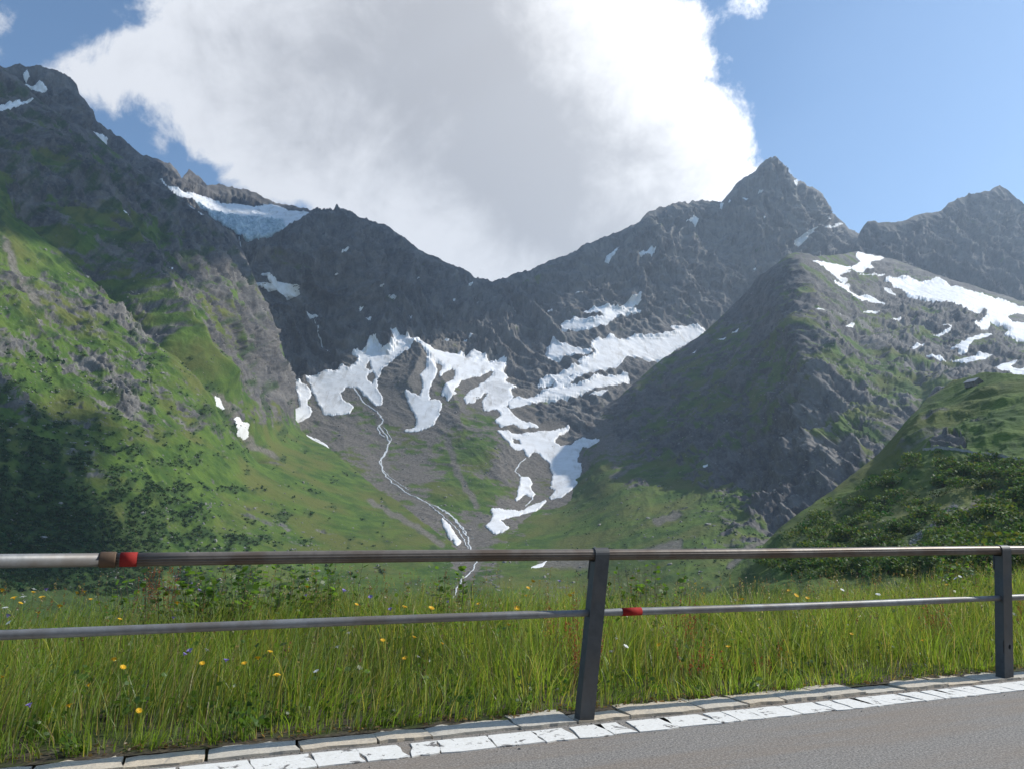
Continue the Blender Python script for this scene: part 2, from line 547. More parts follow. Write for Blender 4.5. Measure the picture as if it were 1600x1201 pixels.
    ('spur', 'curved snow band above the small hut', poly_q4([(985, 758), (1040, 762), (1120, 780), (1200, 782), (1270, 775), (1330, 750), (1420, 770), (1350, 790), (1290, 805), (1220, 805), (1150, 782), (1060, 782)]), []),
    ('spur', 'snow slope with dark rocks behind the hut hill', poly_q4([(1340, 865), (1410, 855), (1450, 815), (1560, 815), (1520, 845), (1560, 860), (1700, 840), (1700, 900), (1540, 900), (1440, 880)]), []),
    ('spur', 'short snow dash on the bouldery right slope', poly_q4([(1035, 645), (1060, 632), (1150, 615), (1090, 600), (1150, 598), (1140, 625), (1070, 652)]), []),
    ('spur', 'ragged snow scrap above the shoulder edge', poly_q4([(893, 722), (930, 705), (980, 697), (940, 722), (910, 735)]), []),
    ('spur', 'snow filling the bed of the rocky gully', [(1392, 676), (1395, 668), (1402, 660), (1413, 657), (1405, 665), (1399, 673)], []),
    ('spur', 'upper snow remnant in the rocky gully', [(1431, 634), (1436, 628), (1443, 624), (1439, 632), (1434, 636)], []),
    ('spur', 'slim snow streak on the shaded left face of the spur', poly_r4([(640, 265), (670, 252), (662, 262)]), []),
    ('spur', 'second slim snow streak on the shaded left face of the spur', poly_r4([(685, 243), (712, 230), (705, 240)]), []),
    ('spur', 'tiny snow patch on the green rib of the shaded spur', poly_r4([(560, 305), (575, 292), (570, 305)]), []),
    ('spur', 'small snow remnant low on the shaded cliff', poly_r4([(595, 662), (615, 650), (608, 662)]), []),
]
SPECKS = []
for i in range(34):       # small remnants scattered on the cirque walls
    u = rng.uniform(470, 1300)
    top = np.interp(u, [470, 640, 770, 900, 1010, 1110, 1205, 1300], [345, 385, 445, 400, 345, 320, 275, 345])
    v = top + rng.uniform(8, 150) * (0.55 if u > 1180 else 1)
    s = rng.uniform(1.8, 4.2)
    SPECKS.append((u, v, s))

GLAC_SNOW = [(x / 2, y / 2) for x, y in [(487, 568), (560, 596), (640, 610), (700, 630), (740, 630), (790, 642), (840, 638), (875, 645), (905, 662), (968, 672), (930, 702), (890, 718), (885, 692), (760, 682), (650, 657), (560, 612)]]
GLAC_ICE = [(x / 2, y / 2) for x, y in [(556, 606), (650, 653), (760, 678), (887, 690), (892, 722), (850, 744), (770, 750), (720, 728), (690, 702), (640, 664)]]

MASKW, MASKH, MS = 900, 620, 2.0      # snow mask raster over u -100..1700, v 0..1240
mu, mv = np.meshgrid(np.arange(MASKW) * MS - 100, np.arange(MASKH) * MS)
snowmask = {}
for key in ('cirque', 'left', 'spur', 'peak', 'hill'):
    m = np.zeros(mu.shape, np.float32)
    for pk, lb, poly, holes in SNOW:
        if pk == key:
            m = np.maximum(m, inpoly(poly, mu, mv))
    if key == 'cirque':
        m = np.maximum(m, inpoly(GLAC_SNOW, mu, mv))
        m = np.maximum(m, inpoly(GLAC_ICE, mu, mv))
    for it in range(3):
        m = (m + np.roll(m, 1, 0) + np.roll(m, -1, 0) + np.roll(m, 1, 1) + np.roll(m, -1, 1)) / 5
    snowmask[key] = m


def look(m, u, v):
    i = np.clip(((v) / MS).astype(int), 0, MASKH - 1)
    j = np.clip(((u + 100) / MS).astype(int), 0, MASKW - 1)
    return m[i, j]


def to_world(u, v, Y):
    a, b = ray(u, v)
    return np.stack([a * Y, Y, EYE + b * Y], -1)


def crease(U, V, line, amp, wid):
    """sharp rib (amp > 0, towards the viewer's valley side) or gully (amp < 0) along a line on the slope"""
    d = segdist(line, U + 4 * perlin(U / 40, V / 40, 2), V + 4 * perlin(U / 40 + 3, V / 40, 4))
    return -amp * np.exp(-d / wid)


def patch(key, name, top, bot, pts, veg, scree, step, theta, amp, jag, seed, aniso=2.6, tone=(), lam=240, vegrel=.4, hook=None, back=900, screelines=(), creases=(), fine=.45, damp=None, microk=1.0, rockpolys=(), scrub=(), mlam=(26, 20)):
    t0, t1 = np.array(top, float), np.array(bot, float)
    us = np.arange(t0[0, 0], t0[-1, 0] + .1, step)
    vt = np.interp(us, t0[:, 0], t0[:, 1])
    vt = vt + jag * (.8 * fbm(us / 34, us * 0 + seed, 6, seed, .66) + .75 * (.35 - ridged(us / 19 + .6 * perlin(us / 40, us * 0, seed), us * 0 + seed + .5, 4, seed + 2, .62)) * np.clip(.5 + 1.2 * perlin(us / 70, us * 0 + 2, seed + 7), .1, 1.3))
    vb = np.maximum(np.interp(us, t1[:, 0], t1[:, 1]), vt + 1)
    v0 = vt.min()
    vk = np.arange(v0, vb.max() + step, step)
    nrow = len(vk)
    U = np.broadcast_to(us, (nrow, len(us))).copy()
    V = np.maximum(vk[:, None], vt[None])
    low0 = vk[:, None] > vt[None] + 2 * step
    Y = tps(pts, U, V)
    P = to_world(U, V, Y)
    X, Yw, Z = P[..., 0], P[..., 1], P[..., 2]
    ct, st = math.cos(theta), math.sin(theta)
    h = X * ct + Yw * st
    g = -X * st + Yw * ct
    wx = fbm(h / 300, Z / 300, 3, seed + 40) * 55
    wz = fbm(h / 300 + 9, Z / 300, 3, seed + 50) * 55
    q1 = (h + wx + .35 * g) / lam
    q2 = (Z + wz + .25 * g) / (lam * aniso)
    R1 = ridged(q1, q2, 7, seed, .55)
    R2 = ridged((h + g * .7 + wx) / 60, (Z + wz + g * .5) / 75, 5, seed + 11, .62)
    S = np.clip(look(snowmask[key], U, V), 0, 1)
    vf = shep(veg, U, V)
    outc = ridged((h + .6 * g + wx) / 55, (Z + .45 * g) / 38, 5, seed + 81, .66)
    vf = vf + .30 * fbm((h + wx) / 120, (Z + .5 * g) / 120, 7, seed + 23, .70) - .42 * np.clip(outc, -.2, 1) * np.clip(1.7 - 1.55 * vf, 0, 1)
    vegm = sstep(vf, .42, .56)
    rkm = np.zeros_like(U)
    for rp in rockpolys:
        rkm = np.maximum(rkm, inpoly(rp, U, V))
        vegm = vegm * ~inpoly(rp, U + 4 * fbm(U / 11, V / 11, 3, 1), V + 4 * fbm(U / 11, V / 11, 3, 2))
    scrubm = np.clip(shep(scrub, U, V, 4) * 1.2 + .7 * fbm(U / 26, V / 20, 4, 77) - .12, 0, 1) if scrub else np.zeros_like(U)
    sc = shep(scree, U, V) if scree else np.zeros_like(U)
    sc = sc + .22 * fbm(h / 70, (Z + .6 * g) / 70, 5, seed + 31, .6)
    for ln, wd in screelines:
        d = segdist(ln, U + 3 * perlin(U / 14, V / 14, 3), V + 3 * perlin(U / 14 + 7, V / 14, 5))
        k = sstep(wd - d, -.35 * wd, .45 * wd)
        sc = np.maximum(sc, k)
        vegm = vegm * (1 - .9 * k)
    scm = sstep(sc, .42, .6)
    relief = (1 - (1 - vegrel) * np.maximum(vegm * .8, scm)) * (1 - .88 * S)
    if damp:
        relief = relief * shep(damp, U, V, 4)
    du = np.gradient(P, axis=1)
    dv = np.gradient(P, axis=0)
    nn = np.cross(du, dv)
    nn /= np.maximum(np.linalg.norm(nn, axis=-1, keepdims=True), 1e-9)
    vd = P - np.array([0, 0, EYE])
    vd /= np.linalg.norm(vd, axis=-1, keepdims=True)
    nn = np.where(((nn * vd).sum(-1) > 0)[..., None], -nn, nn)
    bare = (1 - vegm) * (1 - scm) * (1 - S)
    micro = ridged((h + .6 * g + .4 * wz) / mlam[0], (Z + .45 * g + .3 * wx) / mlam[1], 4, seed + 71, .62) * (1.1 + 3.6 * bare) * (1 - S) * microk
    if damp:
        micro = micro * np.clip(shep(damp, U, V, 4) + .3 * bare, 0, 1)
    disp = amp * relief * (R1 * 1.0 + fine * R2) * (1 - .7 * rkm) + micro + rkm * 2.6 * ridged((h + .5 * g) / 8, Z / 17, 4, seed + 90, .6)
    for ln, am, wd in creases:
        disp = disp - crease(U, V, ln, am, wd)
    disp = disp * np.clip((V - vt[None]) / 20, 0, 1)
    dist = np.linalg.norm(P - np.array([0, 0, EYE]), axis=-1)
    if hook is not None:
        P = np.array([0, 0, EYE]) + (P - np.array([0, 0, EYE])) * (1 + hook(U, V) / dist)[..., None]
    nn[:3] = nn[3]
    P = P + nn * disp[..., None]
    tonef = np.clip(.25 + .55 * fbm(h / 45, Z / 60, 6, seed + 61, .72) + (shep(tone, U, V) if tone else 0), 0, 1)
    PATCH[key] = dict(us=us, v0=v0, vt=vt, vb=vb, V=V, P=P, veg=vegm, nrow=nrow, step=step)
    low = vk[:, None] > vt[None]
    inb = vk[:, None] <= vb[None] + step
    cell = (low[1:, :-1] | low[1:, 1:]) & inb[:-1, :-1] & inb[:-1, 1:]
    nr, nc = nrow, len(us)
    idx = np.arange(nr * nc).reshape(nr, nc)
    # corners collapsed onto the crest share the first vertex of their column
    first = np.argmax(low, axis=0) - 1
    first = np.maximum(first, 0)
    idx = np.where(low, idx, idx[first, np.arange(nc)][None])
    q = np.stack([idx[:-1, :-1], idx[1:, :-1], idx[1:, 1:], idx[:-1, 1:]], -1)[cell]
    tri_l = q[:, 0] == q[:, 1]
    tri_r = q[:, 3] == q[:, 2]
    quads = q[~tri_l & ~tri_r]
    tris = np.concatenate([q[tri_l & ~tri_r][:, [1, 2, 3]], q[tri_r & ~tri_l][:, [0, 1, 2]]])
    # the far side of the crest
    rows = [idx[first, np.arange(nc)]]
    extra = []
    cr = P[first, np.arange(nc)]
    base = nr * nc
    ln = np.linalg.norm(cr[:, :2], axis=1)
    for j, fr in enumerate((.04, .15, .4, 1.0)):
        d = back * fr
        e = cr.copy()
        e[:, 0] += cr[:, 0] / ln * d
        e[:, 1] += cr[:, 1] / ln * d
        e[:, 2] -= d * (.75 + .35 * fr)
        extra.append(e)
        rows.append(base + j * nc + np.arange(nc))
    bq = [np.stack([rows[j + 1][:-1], rows[j][:-1], rows[j][1:], rows[j + 1][1:]], -1) for j in range(4)]
    allP = np.concatenate([P.reshape(-1, 3)] + extra)
    quads = np.concatenate([quads] + bq)

    def ext(a):
        return np.concatenate([a.ravel()] + [a[first, np.arange(nc)]] * 4)
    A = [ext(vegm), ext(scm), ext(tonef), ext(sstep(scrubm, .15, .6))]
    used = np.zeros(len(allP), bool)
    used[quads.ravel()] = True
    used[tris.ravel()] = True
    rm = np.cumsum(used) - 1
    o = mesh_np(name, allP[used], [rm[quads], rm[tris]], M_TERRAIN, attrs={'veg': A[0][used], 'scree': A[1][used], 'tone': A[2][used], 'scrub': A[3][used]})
    tag(o, kind='structure')
    return o


def on(key, u, v):
    """point of the finished terrain surface behind a photo pixel"""
    d = PATCH[key]
    u = np.atleast_1d(np.asarray(u, float))
    v = np.atleast_1d(np.asarray(v, float))
    c = np.clip((u - d['us'][0]) / d['step'], 0, len(d['us']) - 1.001)
    ci = c.astype(int)
    cf = c - ci
    r = np.clip((v - d['v0']) / d['step'], 0, d['nrow'] - 1.001)
    ri = r.astype(int)
    rf = r - ri
    P = d['P']
    a = P[ri, ci] * (1 - cf)[:, None] + P[ri, ci + 1] * cf[:, None]
    b = P[ri + 1, ci] * (1 - cf)[:, None] + P[ri + 1, ci + 1] * cf[:, None]
    return a * (1 - rf)[:, None] + b * rf[:, None], d['veg'][ri, ci]


# --- cirque: back ridges, headwall, pyramid peak and the valley floor
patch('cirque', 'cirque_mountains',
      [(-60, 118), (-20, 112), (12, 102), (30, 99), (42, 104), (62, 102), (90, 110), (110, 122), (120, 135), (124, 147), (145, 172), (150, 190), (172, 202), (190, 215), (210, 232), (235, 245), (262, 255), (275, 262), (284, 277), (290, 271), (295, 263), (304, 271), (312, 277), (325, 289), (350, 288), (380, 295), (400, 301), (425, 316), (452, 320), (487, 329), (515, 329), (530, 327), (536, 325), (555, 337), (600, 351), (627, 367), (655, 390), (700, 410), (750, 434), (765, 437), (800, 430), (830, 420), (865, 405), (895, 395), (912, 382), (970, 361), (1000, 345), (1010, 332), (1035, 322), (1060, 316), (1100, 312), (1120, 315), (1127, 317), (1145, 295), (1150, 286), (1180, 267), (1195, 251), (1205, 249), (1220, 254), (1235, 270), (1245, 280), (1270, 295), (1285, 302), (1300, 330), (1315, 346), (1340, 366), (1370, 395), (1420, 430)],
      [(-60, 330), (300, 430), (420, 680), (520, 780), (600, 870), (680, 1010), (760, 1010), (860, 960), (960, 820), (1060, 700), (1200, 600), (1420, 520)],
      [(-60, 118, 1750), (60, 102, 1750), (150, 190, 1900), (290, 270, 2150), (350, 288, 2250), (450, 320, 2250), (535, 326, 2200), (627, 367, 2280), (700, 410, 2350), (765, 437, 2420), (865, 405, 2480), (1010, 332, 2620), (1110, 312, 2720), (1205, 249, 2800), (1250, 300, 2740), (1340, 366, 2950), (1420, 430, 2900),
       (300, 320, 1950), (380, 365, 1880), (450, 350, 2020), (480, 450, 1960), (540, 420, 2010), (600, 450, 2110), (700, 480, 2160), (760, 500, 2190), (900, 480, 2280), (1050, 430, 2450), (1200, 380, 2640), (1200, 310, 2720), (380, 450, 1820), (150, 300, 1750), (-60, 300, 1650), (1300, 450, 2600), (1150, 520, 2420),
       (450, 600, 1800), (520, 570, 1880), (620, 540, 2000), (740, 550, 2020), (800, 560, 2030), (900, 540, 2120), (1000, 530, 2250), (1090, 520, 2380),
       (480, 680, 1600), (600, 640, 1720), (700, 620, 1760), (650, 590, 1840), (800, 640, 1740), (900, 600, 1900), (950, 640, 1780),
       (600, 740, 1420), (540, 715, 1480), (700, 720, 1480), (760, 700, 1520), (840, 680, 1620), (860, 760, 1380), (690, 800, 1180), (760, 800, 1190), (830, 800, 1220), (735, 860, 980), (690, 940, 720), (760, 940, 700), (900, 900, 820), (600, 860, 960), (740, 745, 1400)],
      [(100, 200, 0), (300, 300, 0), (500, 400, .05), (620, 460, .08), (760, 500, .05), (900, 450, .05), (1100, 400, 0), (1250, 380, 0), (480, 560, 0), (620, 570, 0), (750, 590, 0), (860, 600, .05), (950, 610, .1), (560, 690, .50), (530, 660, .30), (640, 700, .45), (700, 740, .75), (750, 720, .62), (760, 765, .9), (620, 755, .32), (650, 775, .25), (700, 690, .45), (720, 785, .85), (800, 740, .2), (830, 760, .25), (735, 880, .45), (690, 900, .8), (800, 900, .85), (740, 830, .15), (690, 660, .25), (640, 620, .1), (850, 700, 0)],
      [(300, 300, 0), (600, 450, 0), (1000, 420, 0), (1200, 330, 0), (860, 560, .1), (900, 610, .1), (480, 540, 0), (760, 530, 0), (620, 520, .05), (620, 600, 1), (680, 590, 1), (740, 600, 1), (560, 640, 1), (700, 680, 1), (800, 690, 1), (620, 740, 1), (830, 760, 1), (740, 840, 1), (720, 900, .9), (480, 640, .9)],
      1.35, 0.12, 34, 3.6, 3, tone=[(1000, 420, .4), (1200, 330, .4), (1100, 480, .35), (900, 600, .3), (850, 500, .2), (600, 450, -.1), (450, 450, -.15), (150, 200, -.1), (760, 480, .1)], mlam=(20, 52), microk=.75, aniso=2.4, lam=230, vegrel=.35, fine=.55,  # tone puts the sunlight on the right wall into its rock colour
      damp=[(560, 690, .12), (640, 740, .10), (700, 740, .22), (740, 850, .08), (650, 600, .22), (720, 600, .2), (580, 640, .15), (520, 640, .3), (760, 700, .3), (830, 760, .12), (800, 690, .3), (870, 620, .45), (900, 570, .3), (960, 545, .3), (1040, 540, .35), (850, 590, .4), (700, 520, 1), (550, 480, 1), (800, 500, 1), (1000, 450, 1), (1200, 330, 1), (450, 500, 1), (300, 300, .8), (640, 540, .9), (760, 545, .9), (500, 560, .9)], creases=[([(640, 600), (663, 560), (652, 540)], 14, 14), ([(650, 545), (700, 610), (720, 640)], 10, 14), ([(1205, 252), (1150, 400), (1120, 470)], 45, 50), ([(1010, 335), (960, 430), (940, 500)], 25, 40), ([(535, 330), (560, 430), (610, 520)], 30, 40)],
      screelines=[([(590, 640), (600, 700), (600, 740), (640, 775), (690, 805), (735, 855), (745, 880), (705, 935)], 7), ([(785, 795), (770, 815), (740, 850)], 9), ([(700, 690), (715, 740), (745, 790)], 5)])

# --- left mountain
patch('left', 'left_mountain',
      [(-90, 55), (0, 103), (25, 120), (55, 150), (100, 184), (145, 206), (175, 234), (220, 267), (245, 287), (280, 307), (320, 332), (345, 351), (365, 364), (376, 384), (388, 410), (404, 450), (425, 492), (440, 540), (453, 585), (460, 620), (462, 655), (475, 672), (520, 704), (580, 754), (640, 797), (700, 842), (730, 868), (738, 900)],
      [(-90, 965), (738, 990)],
      [(-90, 60, 1250), (0, 104, 1330), (100, 184, 1430), (220, 267, 1560), (320, 332, 1680), (375, 384, 1760), (425, 492, 1740), (455, 590, 1720),
       (470, 668, 1640), (520, 704, 1500), (580, 754, 1360), (640, 797, 1185), (700, 842, 1035), (735, 870, 950),
       (-90, 500, 760), (-90, 900, 480), (0, 340, 1020), (0, 500, 850), (0, 700, 700), (0, 900, 560), (150, 330, 1240), (150, 420, 1120), (150, 600, 900), (150, 800, 700), (150, 920, 600), (250, 400, 1330), (300, 480, 1260), (300, 600, 1060), (300, 750, 880), (300, 900, 690), (400, 560, 1500), (420, 640, 1360), (430, 750, 1080), (450, 850, 860), (450, 930, 700), (560, 850, 930), (600, 930, 740), (700, 930, 740), (730, 990, 600), (0, 990, 430), (400, 990, 530)],
      [(0, 130, 0), (60, 200, .15), (120, 260, .2), (60, 300, .35), (200, 300, .2), (300, 350, .1), (370, 400, .05), (250, 400, .45), (220, 375, .6), (300, 460, .35), (400, 500, .25), (440, 600, .22), (350, 520, .4), (0, 350, .75), (50, 380, .85), (150, 410, .3), (100, 420, .8), (30, 450, .72), (150, 520, .6), (250, 510, .55), (280, 530, .9), (100, 560, .48), (200, 550, .48), (300, 600, .7), (330, 620, .95), (380, 600, .35), (420, 700, 1), (500, 730, 1), (560, 790, 1), (650, 830, .95), (300, 700, .8), (200, 640, .62), (100, 640, .75), (250, 760, .9), (450, 800, .9), (0, 800, 1), (150, 820, 1), (350, 840, .75), (500, 880, .85), (0, 550, .5), (60, 500, .6), (400, 540, .2), (430, 570, .15)],
      [],
      1.35, 1.1, 12.5, 2.2, 11, aniso=1.5, lam=150, vegrel=.55, fine=.6,
      scrub=SCRUB, damp=[(420, 690, .12), (550, 800, .08), (650, 850, .08), (480, 720, .08), (450, 850, .2), (340, 740, .3), (300, 640, .55), (250, 760, .45), (150, 600, .9), (100, 300, 1), (250, 300, 1), (400, 550, 1), (300, 480, 1), (50, 450, .8), (100, 750, .8), (50, 880, .6), (600, 920, .15), (280, 880, .4), (60, 390, .5), (350, 620, .3)], creases=[([(60, 230), (140, 310), (212, 400), (235, 450), (300, 540), (345, 600)], 45, 26), ([(40, 325), (130, 400), (235, 500), (290, 560), (350, 632), (420, 705)], -26, 16), ([(180, 340), (260, 410), (340, 500), (420, 610)], -14, 14), ([(250, 300), (330, 400), (400, 520), (450, 620)], 22, 18), ([(195, 780), (270, 790), (330, 820)], 10, 9)],
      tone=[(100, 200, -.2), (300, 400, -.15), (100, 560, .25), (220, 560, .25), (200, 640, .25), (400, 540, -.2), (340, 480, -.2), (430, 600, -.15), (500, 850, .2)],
      screelines=[([(5, 375), (22, 415), (40, 445), (62, 478)], 6), ([(62, 478), (110, 540)], 1.5), ([(578, 782), (610, 800), (650, 822), (690, 850)], 5), ([(335, 610), (375, 645), (415, 690), (440, 710)], 3.2), ([(175, 350), (230, 385), (255, 410)], 4)])

# --- right spur with its shaded left face, rocky shoulder and snow bowl
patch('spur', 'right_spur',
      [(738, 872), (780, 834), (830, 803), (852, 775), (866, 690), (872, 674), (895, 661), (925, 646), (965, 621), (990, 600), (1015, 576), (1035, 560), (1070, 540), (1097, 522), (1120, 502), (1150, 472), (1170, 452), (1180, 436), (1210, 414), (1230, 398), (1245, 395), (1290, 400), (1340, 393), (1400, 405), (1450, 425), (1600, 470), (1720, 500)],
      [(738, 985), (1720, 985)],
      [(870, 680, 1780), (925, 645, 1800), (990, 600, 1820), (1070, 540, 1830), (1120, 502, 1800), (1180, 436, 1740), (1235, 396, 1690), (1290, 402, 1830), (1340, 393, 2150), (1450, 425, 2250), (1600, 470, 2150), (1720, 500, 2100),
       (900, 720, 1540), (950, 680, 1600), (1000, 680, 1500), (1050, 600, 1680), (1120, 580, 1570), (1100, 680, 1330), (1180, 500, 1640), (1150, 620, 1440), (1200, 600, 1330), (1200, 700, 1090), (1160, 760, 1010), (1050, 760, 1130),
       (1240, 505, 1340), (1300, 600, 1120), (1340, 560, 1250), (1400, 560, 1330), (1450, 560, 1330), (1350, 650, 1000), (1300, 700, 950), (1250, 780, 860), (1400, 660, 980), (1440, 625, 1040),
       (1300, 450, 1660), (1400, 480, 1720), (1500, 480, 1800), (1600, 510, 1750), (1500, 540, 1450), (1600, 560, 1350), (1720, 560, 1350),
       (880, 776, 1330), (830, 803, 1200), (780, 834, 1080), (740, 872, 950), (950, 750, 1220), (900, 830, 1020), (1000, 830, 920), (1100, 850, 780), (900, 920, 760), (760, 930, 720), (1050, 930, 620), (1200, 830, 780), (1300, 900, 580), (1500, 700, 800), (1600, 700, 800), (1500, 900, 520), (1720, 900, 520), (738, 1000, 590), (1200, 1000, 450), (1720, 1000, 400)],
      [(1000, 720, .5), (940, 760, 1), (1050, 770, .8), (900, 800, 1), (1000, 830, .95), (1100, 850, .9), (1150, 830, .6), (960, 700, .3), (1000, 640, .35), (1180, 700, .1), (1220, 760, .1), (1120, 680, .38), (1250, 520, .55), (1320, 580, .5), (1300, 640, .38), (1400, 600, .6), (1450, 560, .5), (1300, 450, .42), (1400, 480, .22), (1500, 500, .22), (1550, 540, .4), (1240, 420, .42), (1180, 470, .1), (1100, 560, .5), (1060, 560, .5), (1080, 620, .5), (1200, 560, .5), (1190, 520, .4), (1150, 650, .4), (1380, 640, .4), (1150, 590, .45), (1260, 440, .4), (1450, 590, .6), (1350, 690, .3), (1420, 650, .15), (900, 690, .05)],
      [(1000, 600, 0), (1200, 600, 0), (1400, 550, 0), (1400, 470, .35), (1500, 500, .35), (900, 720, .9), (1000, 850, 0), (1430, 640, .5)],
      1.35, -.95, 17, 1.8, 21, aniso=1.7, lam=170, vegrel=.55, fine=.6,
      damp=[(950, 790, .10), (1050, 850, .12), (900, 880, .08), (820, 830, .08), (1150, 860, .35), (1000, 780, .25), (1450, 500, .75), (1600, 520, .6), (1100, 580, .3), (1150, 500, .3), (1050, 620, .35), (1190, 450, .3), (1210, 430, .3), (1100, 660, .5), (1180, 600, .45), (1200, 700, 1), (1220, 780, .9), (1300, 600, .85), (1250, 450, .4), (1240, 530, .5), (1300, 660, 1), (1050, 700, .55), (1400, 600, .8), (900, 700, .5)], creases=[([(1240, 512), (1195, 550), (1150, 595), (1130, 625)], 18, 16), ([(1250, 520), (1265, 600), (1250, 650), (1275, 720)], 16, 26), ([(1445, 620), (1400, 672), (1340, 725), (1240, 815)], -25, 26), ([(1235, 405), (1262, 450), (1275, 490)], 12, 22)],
      tone=[(1320, 600, .3), (1300, 640, .3), (1100, 600, -.4), (1050, 650, -.4), (1180, 480, -.4), (1200, 720, -.3), (1200, 600, -.4), (1450, 500, .1)],  # tone paints light into the rock: sunlit shoulder paler, shaded left face darker
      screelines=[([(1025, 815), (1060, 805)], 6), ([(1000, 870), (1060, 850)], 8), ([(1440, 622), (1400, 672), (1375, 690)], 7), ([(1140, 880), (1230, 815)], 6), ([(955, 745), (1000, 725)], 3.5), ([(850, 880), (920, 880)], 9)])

# --- far right peak
patch('peak', 'far_right_peak',
      [(1290, 440), (1318, 410), (1335, 386), (1344, 361), (1355, 347), (1365, 344), (1390, 347), (1415, 345), (1435, 336), (1470, 328), (1485, 315), (1500, 308), (1515, 302), (1545, 299), (1555, 293), (1562, 291), (1575, 297), (1590, 310), (1600, 318), (1650, 335), (1720, 330)],
      [(1290, 600), (1720, 600)],
      [(1290, 440, 2550), (1340, 370, 2550), (1365, 344, 2600), (1470, 328, 2720), (1560, 291, 2800), (1650, 335, 2750), (1720, 330, 2750), (1340, 450, 2380), (1450, 400, 2480), (1600, 400, 2560), (1720, 430, 2500), (1400, 470, 2250), (1500, 500, 2150), (1600, 540, 2080), (1720, 560, 2000), (1290, 600, 2100), (1500, 600, 1950)],
      [(1400, 380, .05), (1500, 420, .12), (1600, 400, .05), (1500, 500, .15)], [(1400, 380, 0), (1500, 550, .2)],
      1.35, -.2, 28, 2.8, 31, mlam=(22, 40), microk=.8, aniso=1.6, lam=160, vegrel=.4)


# --- near right hill with the pass road
def hill_hook(U, V):
    # rock cut above the pass road: step back above the road line
    road_v = np.interp(U, [1430, 1460, 1520, 1600, 1720], [694, 698, 705, 713, 724])
    up = sstep(road_v - V, 0, 3)
    return up * 7 * sstep(U, 1430, 1455)


patch('hill', 'right_hill',
      [(1090, 985), (1120, 925), (1150, 885), (1190, 855), (1215, 826), (1250, 800), (1300, 765), (1345, 731), (1375, 706), (1400, 677), (1420, 652), (1438, 634), (1448, 620), (1475, 606), (1490, 593), (1520, 588), (1540, 580), (1570, 583), (1600, 586), (1660, 570), (1720, 560)],
      [(1090, 1010), (1720, 1010)],
      [(1190, 855, 340), (1250, 800, 375), (1300, 765, 400), (1375, 706, 430), (1440, 634, 460), (1520, 588, 450), (1600, 585, 400), (1720, 565, 370), (1450, 697, 335), (1520, 705, 300), (1600, 713, 265), (1300, 850, 265), (1450, 800, 240), (1600, 800, 200), (1250, 920, 180), (1450, 920, 140), (1600, 920, 115), (1600, 650, 320), (1500, 640, 385), (1450, 675, 350), (1720, 722, 225), (1720, 900, 95), (1100, 960, 230), (1150, 890, 310), (1500, 610, 425), (1370, 760, 330), (1100, 1005, 160), (1720, 1005, 75)],
      [(1200, 860, 1), (1400, 760, 1), (1500, 640, .85), (1530, 600, .8), (1600, 640, .95), (1600, 800, 1), (1500, 660, .85), (1450, 615, .6), (1550, 760, 1), (1520, 685, .9), (1478, 668, .7)],
      [(1482, 689, 0), (1400, 800, 0)],
      1.4, -.6, 3.0, 1.6, 41, aniso=1.0, lam=42, vegrel=.75, hook=hill_hook, back=250, scrub=HSCRUB, microk=.22, rockpolys=[[(1449, 680), (1460, 668), (1476, 675), (1492, 671), (1508, 684), (1511, 704), (1490, 699), (1452, 697)]],
      tone=[(1482, 689, .35), (1400, 800, 0)],
      screelines=[([(1420, 840), (1450, 815), (1490, 788)], 5), ([(1495, 800), (1530, 780), (1555, 770)], 5)])

# ------------------------------------------------------------------ snow, glacier, streams
CAMV = np.array([0, 0, EYE])


